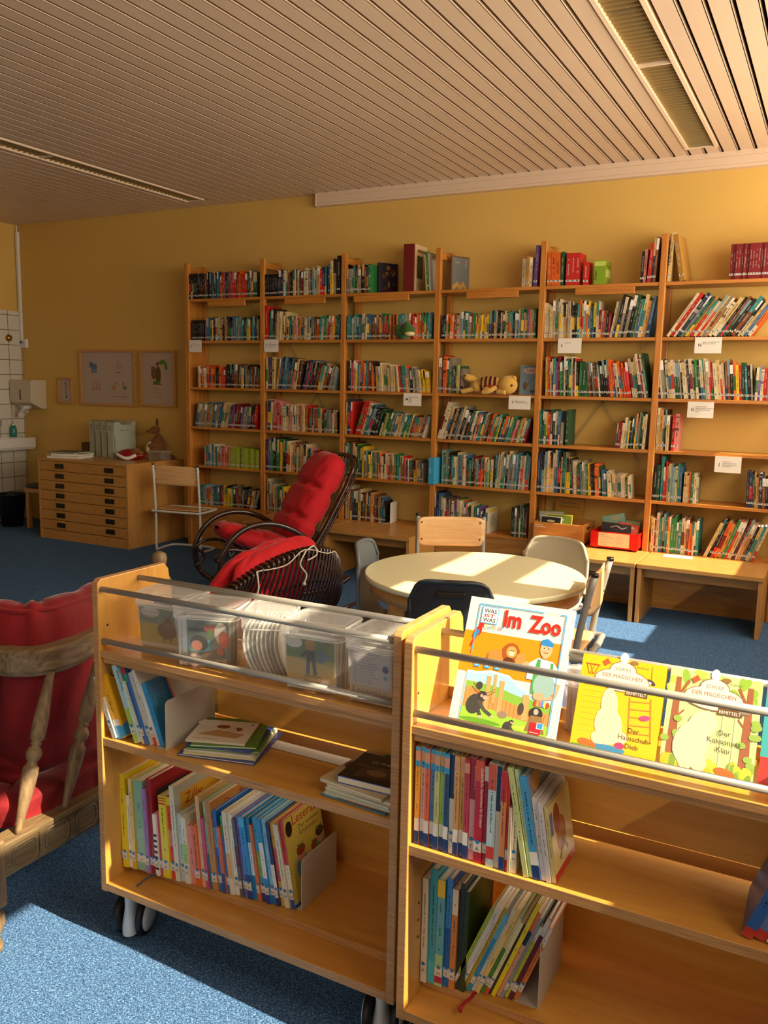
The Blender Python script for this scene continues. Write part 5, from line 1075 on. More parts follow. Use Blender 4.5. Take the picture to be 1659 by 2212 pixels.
def fr_drei(A,w_,d):
    A.rect(0,0,w_,d,'#231a16'); A.ell(w_*.5,d*.35,.045,.03,'#4a3222'); A.ell(w_*.5,d*.35,.025,.016,'#8a6a44'); A.rect(w_*.2,d*.12,w_*.34,d*.28,'#5a4028')
    A.text('Die drei ???',w_*.78,d*.75,.017,'#d8d0c0',rot=math.pi); A.text('Kids',w_*.9,d*.9,.014,'#d8d0c0',rot=math.pi); A.text('Chaos im Dunkeln',w_*.62,d*.55,.011,'#8a8278',rot=math.pi)
def fr_cow(A,w_,d): A.rect(0,0,w_,d,'#cbb28a'); A.ell(w_*.3,d*.5,.05,.03,'#5a3a22'); A.ell(w_*.6,d*.4,.03,.025,'#3a2a1c'); A.rect(w_*.3,d*.85,w_*.5,d,'#2f6a5a'); A.rect(w_*.5,d*.85,w_*.7,d,'#c8552e')
st=[('#5a7f95',.21,.17,.004,-8,'picture booklet at the very bottom of the stack at the trolley\'s right end',lambda A,w_,h:(A.rect(0,0,w_,h,'#3f5666'),A.poly([(0,0),(w_*.25,0),(w_*.3,h*.12),(0,h*.1)],'#8ab4cc'),A.poly([(w_*.35,0),(w_*.8,0),(w_*.8,h*.1),(w_*.4,h*.08)],'#7a3a20'))),('#b9bdae',.19,.16,.006,-4,'pale green booklet, second from bottom at the trolley\'s right end',None),('#ccd0c0',.18,.155,.006,-10,'whitish booklet, third from bottom at the trolley\'s right end',None),('#d2cbb4',.17,.15,.008,-6,'cream booklet, fourth from bottom at the trolley\'s right end',None),('#c8b594',.17,.19,.008,-14,'book with brown cow picture under the blue spined one',fr_cow),('#3f62b4',.15,.135,.017,4,'black book with blue spine lying on top of the right stack',fr_drei)]
z=S2A+.001
for i,(c,w_,d,t,rz,l,f) in enumerate(st):
    lying('booklet' if i<5 else 'book',-.858+[0,.004,.006,.008,-.004,.018][i],1.60+[0,0,.0,.0,.015,0][i],z,min(w_,.17),d,t,rz*.5,c,l,'stack of booklets at the right end',f); z+=t+.0006
mb=MB(); mb.box(-.15,-.03,0,.15,.012,.001); o=mb.build('paper_strip',plain('greyish_paper','#cfc4b6',.8)); o.location=(-1.11,1.70,S2A+.001); tag(o,'strip of pale paper lying at the back of the middle shelf of the left trolley','paper')  # pale sheet added where light shows through the open gap behind the shelf

LR=dict(tcol='#3a3020')
def reader(c,name,top='#3f9fd4',**k): return I(c,.0105,.212,.155,name,bands=[(.80,1,top),(.0,.14,'#1f3a74'),(.14,.27,'#e4ded2'),(.86,.96,'#d99a72')],sticker=False,**k)
b3=[reader('#e5a01c','yellow reader with blue top',text=None),reader('#e0b196','flesh pink reader with blue top'),reader('#e2683a','orange red reader with blue top'),reader('#5c7fae','steel blue reader with blue top'),reader('#c4c97a','pale lime reader with blue top'),reader('#9fbf5a','green reader with blue top'),reader('#2c5078','dark blue reader with blue top'),
 I('#e3d9c8',.0105,.212,.155,'navy topped cream picture dictionary',bands=[(.56,1,'#22284e')],text='Mein Lesebilderbuch',tcol='#e8e4dc',letter='H'),reader('#d9a05c','tan story book',top='#dba85c'),reader('#cf9a3e','ochre story book',top='#dba85c'),reader('#c23a44','crimson story book',top='#b82a36'),
 I('#d8a0a0',.012,.215,.155,'pink book with dark red top',bands=[(.6,1,'#9a1f2c')],text='Bücherheld 3',tcol='#f0e8e0',letter='T'),I('#bc1f30',.017,.215,.155,'thick crimson book of magic stories',bands=[(.8,1,'#d4552e')],text='Zauberhafte Geschichten für Erstleser',tcol='#f0e8dc',letter='A',tsize=.008),I('#a02434',.009,.205,.155,'slim wine red book',bands=[(.85,1,'#d8d4cc')]),
 I('#b9cfd4',.016,.215,.155,'light blue adventure book with orange top',bands=[(.75,1,'#cf5636'),(.08,.2,'#c23a2a')],letter='A'),I('#c9c4b4',.010,.212,.155,'navy topped grey picture dictionary',bands=[(.56,1,'#22284e')],text='Mein Lesebilderbuch',tcol='#e8e4dc',letter='H'),I('#d98a4a',.011,.205,.155,'orange book with red top',bands=[(.7,1,'#c2202c'),(0,.14,'#1f3a74')],sticker=False),
 I('#c8362e',.006,.2,.155,'very thin red booklet'),I('#cdbb9c',.006,.135,.15,'short beige booklet'),I('#d8cdb0',.011,.132,.15,'short cream booklet')]
pack(b3,-.700,1.486,1.480,S2B+.0006,0,0,'','right trolley middle shelf',xe=-.478)
def fr_bl(A,w_,h): A.rect(0,0,w_,h,'#7f93a8'); A.ell(w_*.25,h*.88,.02,.02,'#e0a04a'); A.text('Das',w_*.4,h*.86,.02,'#e8dcc0'); A.rect(w_*.2,h*.6,w_*.8,h*.66,'#a88a9a'); A.ell(w_*.85,h*.5,.03,.09,'#6f8f3a'); A.rect(0,0,w_,h*.12,'#2f5aa0')
def fr_kn(A,w_,h): A.rect(0,0,w_,h,'#d8c684'); A.ell(w_*.45,h*.5,.03,.035,'#a8642c'); A.ell(w_*.3,h*.75,.02,.03,'#8c3a26'); A.rect(0,h*.6,w_*.12,h*.9,'#3a5f9a'); A.rect(0,0,w_,h*.1,'#c22a24'); A.line([(w_*.3,h*.2),(w_*.5,h*.4),(w_*.7,h*.2)],.008,'#6a4020')
b3b=[I('#ccd08a',.008,.218,.16,'pale green spined book',sticker=False),I('#bcd2a0',.006,.215,.16,'slim mint spined book',sticker=False),I('#4a9ccf',.012,.205,.165,'blue reader showing a grey blue cover',front=fr_bl,bands=[(0,.14,'#1f3a74'),(.14,.27,'#e4ded2')],sticker=False),I('#d4d0cc',.008,.165,.15,'white book with red edge',sticker=False),I('#cfcac8',.007,.16,.15,'plain whitish book',sticker=False),I('#c9b878',.007,.15,.13,'cream booklet with animals and red base',front=fr_kn,sticker=False)]
pack(b3b,-.462,1.482,1.486,S2B+.0006,-11,-9,'','slanting, right trolley middle shelf',xe=-.398)
b4=[I('#e0d8c2',.010,.245,.16,'white spined book',letter='A'),I('#2f9fb4',.013,.268,.19,'turquoise picture book',letter='H',bands=[(0,.2,'#45b4c4')]),I('#5aa8b8',.013,.25,.18,'turquoise book with yellow top',bands=[(.84,1,'#e8c822'),(0,.3,'#9cc88a'),(.03,.1,'#b01c4a')]),I('#1f62ac',.010,.255,.19,'royal blue picture book',letter='T',bands=[(.55,1,'#3a86c8')]),I('#c9803a',.010,.235,.2,'orange brown book with white topped spine',bands=[(.75,1,'#ded4bc')],letter='A'),I('#2a3430',.008,.25,.16,'dark grey green book',sticker=False),I('#2f3d1c',.008,.235,.15,'dark olive book',sticker=False)]
pack(b4,-.704,1.546,1.560,.1855,0,1.5,'','upright, right trolley bottom shelf',xe=-.606)
b5=[I('#9cb52c',.008,.225,.16,'lime green book',bands=[(0,.08,'#c83a2a')]),I('#dcd6ca',.010,.235,.17,'white book, the first of a slanting pair',letter='T',text='Leopard, Fix',tcol='#3a3a3a'),I('#d4cec2',.009,.235,.17,'whitish book, second of a slanting pair',letter='T'),I('#c2a52c',.009,.235,.17,'mustard book'),I('#2f8fc4',.010,.22,.17,'bright blue slanting book',bands=[(.7,1,'#5aaeda')],letter='T'),I('#d8d2c0',.009,.235,.17,'white book with grey lettering',letter='T'),I('#dcc070',.012,.24,.17,'sand yellow book',letter='H'),I('#4f8a36',.010,.215,.16,'grass green and cream book',bands=[(.6,1,'#d4cc9a')],letter='H'),I('#ddd6a0',.009,.205,.16,'pale yellow book',bands=[(0,.1,'#d2482a')],letter='E'),I('#3a342c',.006,.2,.16,'thin black book',sticker=False),
 I('#e5cf22',.011,.26,.17,'bright yellow tall book'),I('#e0a07c',.010,.235,.17,'salmon book with navy band',bands=[(.62,.78,'#2c2f52'),(.78,1,'#e0754a')],letter='H'),I('#8a949a',.008,.225,.17,'grey book'),I('#c9c83a',.009,.2,.16,'yellow green book with white top',bands=[(.8,1,'#d8d4c8')],letter='K'),I('#5c2230',.011,.225,.17,'dark plum book with white top',bands=[(.8,1,'#cfcac4')],letter='T'),I('#d4753a',.012,.2,.16,'orange book with white top before the bookend',bands=[(.75,1,'#e0d6c8')],letter='T')]
pack(b5,-.640,1.560,1.590,.1855,22,20,'','slanting, right trolley bottom shelf',xe=-.497)
bookend((-.452,1.590,.1857),R(0),.17,.20,'grey metal bookend on the bottom shelf of the right trolley',foot=.05)
mb=MB(); mb.tube(smooth_path([(-.585,1.60,.188),(-.585,1.555,.188),(-.590,1.530,.1895),(-.594,1.515,.186)],6),.004,6,flat=.3); mb.ball((-.595,1.513,.183),(.006,.004,.008),n=8); o=mb.build('ribbon',plain('red_ribbon','#a81420',.7)); tag(o,'red bookmark ribbon hanging over the right trolley\'s bottom shelf','ribbon')
b6=[I('#2f5a9c',.014,.2,.16,'blue book with red base',bands=[(0,.1,'#b8321e')],sticker=False),I('#5a6fa4',.014,.2,.16,'greyish blue book with red base',bands=[(0,.1,'#b8321e')],sticker=False),I('#d8cdb4',.012,.2,.16,'cream book',sticker=False),I('#3a66a8',.012,.2,.16,'mid blue book',sticker=False)]
pack(b6,-.075,1.495,1.495,S2B+.0006,20,20,'','picture right edge, right trolley',xe=.0)

# ------------------------------------------------------------------ clear boxes in the left trough
def tbin(x,y,rz,w_,d,h,lab,flat=0):
    o=thing('clear_plastic_box',lab,'plastic box',(x,y,.8006),rz=R(rz),group='clear plastic boxes in the left trolley trough'); k=.86
    def ring(z,s_,n=6,r_=.022):
        hx,hy=w_/2*s_,d/2*s_; pts=[]
        for cx,cy,a0 in ((hx-r_,hy-r_,0),(-hx+r_,hy-r_,90),(-hx+r_,-hy+r_,180),(hx-r_,-hy+r_,270)):
            for j in range(n): a=R(a0+90*j/(n-1)); pts.append(V(cx+r_*math.cos(a),cy+r_*math.sin(a),z))
        return pts
    rs=[ring(.001,k*.97),ring(.008,k),ring(h*.8,.965),ring(h*.8,.99),ring(h-.004,1.0)]; n=len(rs[0]); mb=MB()
    mb.add([p for r_ in rs for p in r_],[(i*n+j,i*n+(j+1)%n,(i+1)*n+(j+1)%n,(i+1)*n+j) for i in range(len(rs)-1) for j in range(n)]+[tuple(range(n))[::-1]],0,smooth=True)
    mb.build('box_wall',M_clear,o,solid=.0012)
    mb=MB(); mb.tube(ring(h-.003,1.0),.0032,8,closed=True); mb.tube(ring(h*.8,.985),.0015,6,closed=True); mb.build('rim',M_clearlid,o)
    mb=MB(); mb.add(ring(h+.002,.99),[tuple(range(n))]); mb.add(ring(h+.006,.9),[tuple(range(n))]); a=len(mb.v); mb.f+= [(j,(j+1)%n,n+(j+1)%n,n+j) for j in range(n)]; mb.m+=[0]*n; mb.c+=[(1,1,1,1)]*n; mb.s+=[True]*n
    mb.build('lid',M_clear,o); return o
def cov1(A,w_,h):
    A.rect(0,0,w_,h,'#b8a83e'); A.rect(0,h*.62,w_,h,'#8a9a8a'); A.rect(0,0,w_,h*.2,'#e0dacc'); A.ell(w_*.28,h*.86,.028,.014,Wt); A.text('Lesedetektive',w_*.1,h*.84,.009,'#a83a5a')
    for i in range(9): A.line([(w_*(.04+.05*i),h*.66),(w_*(.05+.05*i),h*.8)],.002,'#4a4a3a')
    A.ell(w_*.68,h*.5,.03,.022,'#6a5a3a'); A.ell(w_*.72,h*.66,.014,.014,'#8a6a3a'); A.line([(w_*.7,h*.7),(w_*.64,h*.86)],.003,'#5a4a2a'); A.line([(w_*.74,h*.7),(w_*.78,h*.88)],.003,'#5a4a2a'); A.line([(w_*.62,h*.4),(w_*.6,h*.24)],.005,'#5a4a3a'); A.line([(w_*.74,h*.4),(w_*.76,h*.24)],.005,'#5a4a3a')
    A.text('Hofgarten durchwandern und ...',w_*.08,h*.07,.009,'#5a4a4a',width=w_*.84)
def cov2(A,w_,h):
    A.rect(0,0,w_,h,'#6a7a6c'); A.rect(w_*.2,h*.3,w_*.62,h*.56,'#57b0bc'); A.rect(0,0,w_*.17,h,'#dedad4'); A.text('Wer hat das erfunden?',w_*.05,h*.92,.009,'#5a5a5a',rot=R(-90)); A.text('10',w_*.05,h*.16,.016,'#3a3a3a')
    A.rect(w_*.2,h*.72,w_*.62,h*.8,'#31363c'); A.ell(w_*.4,h*.46,.018,.016,'#c84a34'); A.ell(w_*.4,h*.48,.024,.02,'#2c2a26'); A.ell(w_*.36,h*.43,.014,.013,'#d88a6a'); A.ell(w_*.62,h*.8,.014,.01,'#c05a4a'); A.rect(w_*.58,h*.62,w_*.66,h*.78,'#6a9a3a'); A.ell(w_*.84,h*.72,.016,.026,'#e4dccc'); A.ell(w_*.9,h*.58,.014,.022,'#e0602e')
    A.poly([(w_*.4,h*.28),(w_*.9,h*.42),(w_*.95,h*.2),(w_*.5,h*.14)],'#2f3a3e'); A.ell(w_*.82,h*.34,.009,.009,'#c84a2a'); A.ell(w_*.3,h*.12,.018,.018,'#d88a7a'); A.ell(w_*.3,h*.12,.015,.015,'#efe4dc')
    for x in (.5,.62,.76,.88): A.rect(w_*x-.005,h*.04,w_*x+.007,h*.16,'#c9a45a'); A.ell(w_*x,h*.11,.003,.003,'#c83a2a',n=8)
def cov4(A,w_,h):
    A.rect(0,0,w_,h,'#9a9a4c'); A.rect(0,h*.6,w_,h,'#5f7f48'); A.rect(0,0,w_,h*.18,'#ded6c0'); A.poly([(0,h*.18),(w_,h*.18),(w_,h*.5),(0,h*.6)],'#c2a458')
    A.ell(w_*.16,h*.88,.022,.013,Wt); A.ell(w_*.5,h*.83,.011,.013,'#b8845a'); A.ell(w_*.5,h*.9,.014,.007,'#b8923e'); A.poly([(w_*.42,h*.76),(w_*.6,h*.76),(w_*.62,h*.55),(w_*.42,h*.55)],'#23303c'); A.line([(w_*.46,h*.55),(w_*.44,h*.3)],.009,'#26365a'); A.line([(w_*.57,h*.55),(w_*.6,h*.3)],.009,'#26365a'); A.line([(w_*.43,h*.72),(w_*.3,h*.62)],.006,'#23303c')
    for i in range(6): A.ell(w_*(.4+.055*i),h*.22,.006,.008,'#5a4a34',n=10); A.ell(w_*(.4+.055*i),h*.22,.004,.006,'#c2a458',n=10)
    A.text('8',w_*.85,h*.88,.018,'#8a2a1a'); A.text('Mein Körper',w_*.08,h*.08,.013,'#8a5a3a'); A.ell(w_*.8,h*.12,.016,.016,'#d8a48a'); A.ell(w_*.8,h*.12,.013,.013,'#efe6dc')
    for i in range(6): A.ell(w_*(.7+.04*(i%4)),h*(.6+.07*(i//2)),.008,.006,'#4a6a8a')
def cov5(A,w_,h):
    A.rect(0,0,w_,h,'#cfc6c4'); A.rect(0,0,w_,h*.3,'#cdb392'); A.frame(.003,h*.31,w_-.003,h-.004,.0006,'#8a7f7c'); A.text('Flohkiste für Erstleser',.006,h*.9,.0075,'#6a5f5c')
    for i,t in enumerate(('Heft 1: Meine Freunde','Heft 2: Die Ritter','Heft 3: Unser Spielplatz','Heft 4: Im Kinderzimmer','Heft 5: Pferde und wir','Heft 6: Papa und ich','Heft 7: Meine Familie','Heft 8: Lies mit im Winter','Heft 9: Wir turnen','Heft 10: Mein Sport')): A.text(t,.008,h*(.83-.052*i),.0062,'#4a4442')
    A.ell(w_*.86,h*.68,.0075,.0085,'#27346e'); A.ell(w_*.86,h*.52,.005,.005,'#4a9ab4'); A.text('Leseoase',.008,h*.13,.028,'#6a5844',width=w_*.8); A.text('....',w_*.7,h*.04,.012,'#4a3a3a')
BX=[(-1.452,1.612,4,.158,.125,.150,cov1,'frosted box with a yellow green booklet, leftmost in the left trolley',5),
 (-1.302,1.583,16,.165,.12,.150,cov2,'frosted box with a colourful booklet, second in the left trolley',5),
 (-1.142,1.605,24,.118,.155,.150,None,'frosted box of thin booklets seen edge-on, middle of the left trolley',9),
 (-.988,1.583,4,.155,.125,.153,cov4,'frosted box with a booklet of a walking figure, left trolley',6),
 (-.832,1.592,0,.130,.150,.150,cov5,'frosted box with a white list and the word Leseoase, left trolley',5)]
for k,(x,y,rz,w_,d,h,cov,lab,nb) in enumerate(BX):
    tbin(x,y,rz,w_,d,h,lab)
    M=Matrix.Translation((x,y,.803))@Matrix.Rotation(R(rz),4,'Z')
    nm=['leftmost','second','middle','fourth','rightmost'][k]
    if cov:
        bw=w_*.78; bh=h*.80; p=M@V(-bw/2,-d/2*.80,0)
        flatbook('booklet',tuple(p),(R(3),0,R(rz)),bw,bh,.003,'#d8d2c6','booklet with its cover turned to the front in the %s clear box'%nm,cov,'booklet')
        for j in range(nb):
            p=M@V(-bw/2+.002*(j%2),-d/2*.80+.012+j*.011,0)
            mb=MB(); mb.box(0,0,0,bw-.004,.004,bh*(.96-.02*(j%3)),0,lin(['#cfc9bd','#b9b3a8','#d6d0c2','#8e8a86'][j%4])); o=mb.build('booklet',M_book); o.location=p; o.rotation_euler=(R(-2),0,R(rz)); tag(o,'thin booklet standing behind others in the %s clear box'%nm,'booklet','booklets inside the %s clear box'%nm)
    else:
        bd=d*.78; bh=h*.84
        for j in range(nb):
            p=M@V(-w_/2*.72+j*.0098,-bd/2,0)
            mb=MB(); n=8; vs=[]; 
            for q in range(n+1):
                z_=bh*q/n; xo=-.016*math.sin(math.pi*q/n*.9)*(1-j/nb*.3)+.018*(1-q/n)**2
                vs+= [V(xo,0,z_),V(xo+.003,0,z_),V(xo+.003,bd,z_),V(xo,bd,z_)]
            mb.add(vs,[(4*q+a,4*q+(a+1)%4,4*q+4+(a+1)%4,4*q+4+a) for q in range(n) for a in range(4)]+[(0,1,2,3),(4*n,4*n+1,4*n+2,4*n+3)],0,lin(['#e4e0d8','#d2cec4','#a9a6a0','#dcd6ca'][j%4]))
            o=mb.build('booklet',M_book); o.location=p; o.rotation_euler=(0,0,R(rz)); tag(o,'thin curved booklet seen edge-on in the middle clear box','booklet','booklets inside the middle clear box')

# ------------------------------------------------------------------ display books in the right trough
LA=24.0
def zoo(A,w_,h):
    bl='#4aa3d6'; A.rect(0,0,w_,h,'#e2ded2'); A.poly([(.0,h*.405),(w_*.93,h*.405),(w_*.93,h*.73),(0,h*.73)],'#e08a0c')
    A.poly([(w_*.1,h*.02),(w_*.93,h*.02),(w_*.93,h*.30),(w_*.78,h*.32),(w_*.62,h*.36),(w_*.5,h*.43),(w_*.32,h*.445),(w_*.2,h*.42),(w_*.1,h*.42)],'#f1eee6')
    A.poly([(w_*.105,h*.02),(w_*.925,h*.02),(w_*.925,h*.285),(w_*.78,h*.305),(w_*.62,h*.345),(w_*.5,h*.415),(w_*.32,h*.43),(w_*.2,h*.405),(w_*.105,h*.41)],'#9cc7dc')
    A.poly([(w_*.105,h*.2),(w_*.925,h*.17),(w_*.925,h*.27),(w_*.6,h*.29),(w_*.4,h*.33),(w_*.105,h*.34)],'#7fae3e')
    A.poly([(w_*.105,h*.12),(w_*.925,h*.08),(w_*.925,h*.2),(w_*.6,h*.22),(w_*.105,h*.30)],'#cf8a4c')
    for i in range(20): A.line([(w_*(.12+.04*i),h*(.13-.002*i)),(w_*(.12+.04*i),h*(.285-.005*i))],.0008,'#a8662f')
    A.poly([(w_*.105,h*.02),(w_*.925,h*.02),(w_*.925,h*.11),(w_*.6,h*.12),(w_*.4,h*.15),(w_*.105,h*.14)],'#8fbf3a')
    A.ell(w_*.3,h*.05,w_*.2,h*.02,'#5f9a2c'); A.ell(w_*.75,h*.06,w_*.15,h*.018,'#a9cc4a')
    for x,y0,y1,wd in ((.33,.13,.40,.009),(.46,.12,.38,.010),(.39,.2,.42,.006),(.70,.12,.31,.013)): A.line([(w_*x,h*y0),(w_*(x-.01),h*y1)],wd,'#c29a62')
    A.line([(w_*.17,h*.30),(w_*.25,h*.25),(w_*.33,h*.245),(w_*.4,h*.29)],.0022,'#8d5a2c'); A.line([(w_*.18,h*.33),(w_*.25,h*.275),(w_*.33,h*.27),(w_*.4,h*.31)],.0015,'#8d5a2c')
    def chimp(x,y,s,f=1):
        A.ell(x,y,s*1.0,s*1.25,'#3c3b38',rot=-.4*f); A.ell(x+f*s*.85,y+s*1.05,s*.62,s*.6,'#343330'); A.ell(x+f*s*1.25,y+s*.95,s*.34,s*.28,'#b3a08e'); A.ell(x+f*s*.75,y+s*1.1,s*.16,s*.2,'#c9a084')
        A.line([(x+f*s*.5,y+s*.5),(x+f*s*1.3,y-s*.5),(x+f*s*2.3,y-s*1.0)],s*.42,'#4a4844'); A.line([(x+f*s*.2,y-s*.3),(x+f*s*.8,y-s*.9),(x+f*s*.9,y-s*1.3)],s*.45,'#3c3b38'); A.ell(x+f*s*.95,y-s*1.35,s*.3,s*.16,'#c9a890'); A.ell(x+f*s*2.4,y-s*1.1,s*.25,s*.14,'#c9a890')
    chimp(w_*.22,h*.17,.017); chimp(w_*.56,h*.05,.009); A.ell(w_*.24,h*.315,.007,.008,'#3c3b38'); A.ell(w_*.50,h*.13,.010,.007,'#8a7a66'); A.ell(w_*.80,h*.185,.014,.013,'#2c2b2a'); A.ell(w_*.80,h*.20,.005,.006,'#b9a596'); A.ell(w_*.66,h*.2,.006,.012,'#4a3c30'); A.poly([(w_*.72,h*.05),(w_*.9,h*.05),(w_*.86,h*.17),(w_*.76,h*.17)],'#8a6a3e')
    for i in range(6): A.ell(w_*(.78+.022*i),h*.262,.0035,.006,['#c8402e','#e0a030','#d86a8a','#4a8ac0','#e4d050','#b83a2a'][i],n=10)
    # lion
    A.ell(w_*.36,h*.56,.022,.014,'#c8823c'); A.ell(w_*.48,h*.60,.019,.021,'#9c4f1c'); A.ell(w_*.485,h*.61,.011,.012,'#d99a50'); A.ell(w_*.487,h*.60,.006,.005,'#f0d8b4'); A.ell(w_*.477,h*.62,.0015,.0015,'#2a1a10',n=8); A.ell(w_*.497,h*.62,.0015,.0015,'#2a1a10',n=8); A.ell(w_*.47,h*.53,.012,.010,'#5f2f16'); A.line([(w_*.34,h*.525),(w_*.44,h*.51)],.006,'#d8974c'); A.ell(w_*.58,h*.56,.011,.014,'#cc8a46'); A.ell(w_*.6,h*.59,.006,.006,'#cc8a46'); A.line([(w_*.28,h*.57),(w_*.25,h*.53),(w_*.28,h*.52)],.0025,'#a8662c')
    # keeper
    A.poly([(w_*.66,h*.55),(w_*.74,h*.60),(w_*.88,h*.585),(w_*.955,h*.52),(w_*.95,h*.43),(w_*.66,h*.43)],'#e8ecec'); A.poly([(w_*.735,h*.59),(w_*.765,h*.59),(w_*.775,h*.50),(w_*.86,h*.50),(w_*.86,h*.575),(w_*.885,h*.575),(w_*.90,h*.44),(w_*.91,h*.30),(w_*.72,h*.33),(w_*.715,h*.46)],'#4a9a52')
    A.line([(w_*.66,h*.545),(w_*.61,h*.52)],.011,'#dca27a'); A.line([(w_*.955,h*.43),(w_*.93,h*.33),(w_*.84,h*.31)],.010,'#dca27a'); A.ell(w_*.83,h*.40,.022,.026,'#8fb0ac'); A.ell(w_*.80,h*.315,.012,.008,'#dca27a')
    A.line([(w_*.80,h*.60),(w_*.80,h*.64)],.010,'#d99a72'); A.ell(w_*.80,h*.675,.0125,.018,'#e2aa80'); A.poly([(w_*.74,h*.70),(w_*.86,h*.695),(w_*.86,h*.725),(w_*.80,h*.755),(w_*.75,h*.74)],'#2c7fc4'); A.ell(w_*.78,h*.68,.0014,.0014,'#2a1a10',n=8); A.ell(w_*.82,h*.68,.0014,.0014,'#2a1a10',n=8); A.line([(w_*.775,h*.65),(w_*.80,h*.644),(w_*.825,h*.65)],.0016,'#a8402e')
    # parrot
    A.ell(w_*.13,h*.73,.0075,.012,'#d22a20',rot=-.4); A.ell(w_*.155,h*.785,.006,.006,'#d22a20'); A.line([(w_*.12,h*.70),(w_*.085,h*.61)],.0045,'#d22a20'); A.ell(w_*.115,h*.71,.005,.010,'#3a7aa8',rot=-.5); A.ell(w_*.185,h*.78,.002,.003,'#e8dcc0')
    for i in range(3): A.rect(w_*(.15+.10*i),h*.455,w_*(.15+.10*i)+.0125,h*.505,'#3fa6e0'); A.ell(w_*(.15+.10*i)+.006,h*.48,.0035,.0035,'#eaf4fa',n=10)
    # frames, title, logos
    A.line([(w_*.105,h*.55),(w_*.105,h*.95),(w_*.73,h*.95)],.0022,bl); A.line([(w_*.88,h*.95),(w_*.935,h*.95),(w_*.935,h*.05)],.0022,bl); A.line([(w_*.10,h*.02),(w_*.10,h*.42)],.0016,bl)
    A.rect(w_*.135,h*.80,w_*.30,h*.935,bl); A.rect(w_*.143,h*.806,w_*.292,h*.929,'#f4f1ea'); A.text('WAS',w_*.155,h*.885,.0115,'#2c2620',bold=.02,width=w_*.125); A.text('IST',w_*.165,h*.85,.0095,'#d22a20',bold=.03,width=w_*.10); A.text('WAS',w_*.155,h*.813,.0115,'#2c2620',bold=.02,width=w_*.125)
    for i,(ch,c) in enumerate(zip('Junior',('#e0a83a','#5aa8cc','#e08a5a','#8ab84a','#d86a7a','#5a9ac8'))): A.text(ch,w_*(.19+.033*i),h*.765,.0125,c,bold=.02)
    A.text('Band 22',w_*.19,h*.735,.006,'#9ab4bc'); A.text('www.wasistwas.de',w_*.745,h*.945,.004,'#9a9a94')
    A.text('Im',w_*.36,h*.80,.047,'#d8281c',bold=.035,width=w_*.17); A.text('Zoo',w_*.605,h*.79,.047,'#d8281c',bold=.035,width=w_*.30)
    A.rect(w_*.765,h*.035,w_*.865,h*.12,'#c9182c'); A.rect(w_*.825,h*.08,w_*.885,h*.125,'#f1eee6'); A.rect(w_*.83,h*.084,w_*.88,h*.122,'#2f8fd0'); A.rect(w_*.77,h*.045,w_*.85,h*.05,'#e8c0c0')
def cartouche(A,w_,h,y):
    A.ell(w_*.5,y,.052,.022,'#8a5a34'); A.ell(w_*.5,y+.018,.026,.018,'#8a5a34'); A.ell(w_*.5,y,.0505,.0205,'#f0e6c8'); A.ell(w_*.5,y+.018,.0245,.0165,'#f0e6c8')
    A.text('SCHULE',w_*.5,y+.018,.0085,'#4a2414',center=True); A.text('DER MAGISCHEN',w_*.5,y+.003,.0105,'#9a2a2a',center=True,width=.075); A.text('TIERE',w_*.5,y-.012,.012,'#4a3018',center=True); A.rect(w_*.56,y-.026,w_*.82,y-.014,'#6a4a2c'); A.text('ERMITTELT',w_*.575,y-.0235,.008,'#f4ecd4',width=w_*.23)
    A.poly([(w_*.24,y+.03),(w_*.3,y+.038),(w_*.34,y+.03),(w_*.28,y+.022)],'#d8562a'); A.ell(w_*.5,y+.042,.008,.011,'#f4f0e6'); A.ell(w_*.62,y+.036,.008,.004,'#8a6a3a')
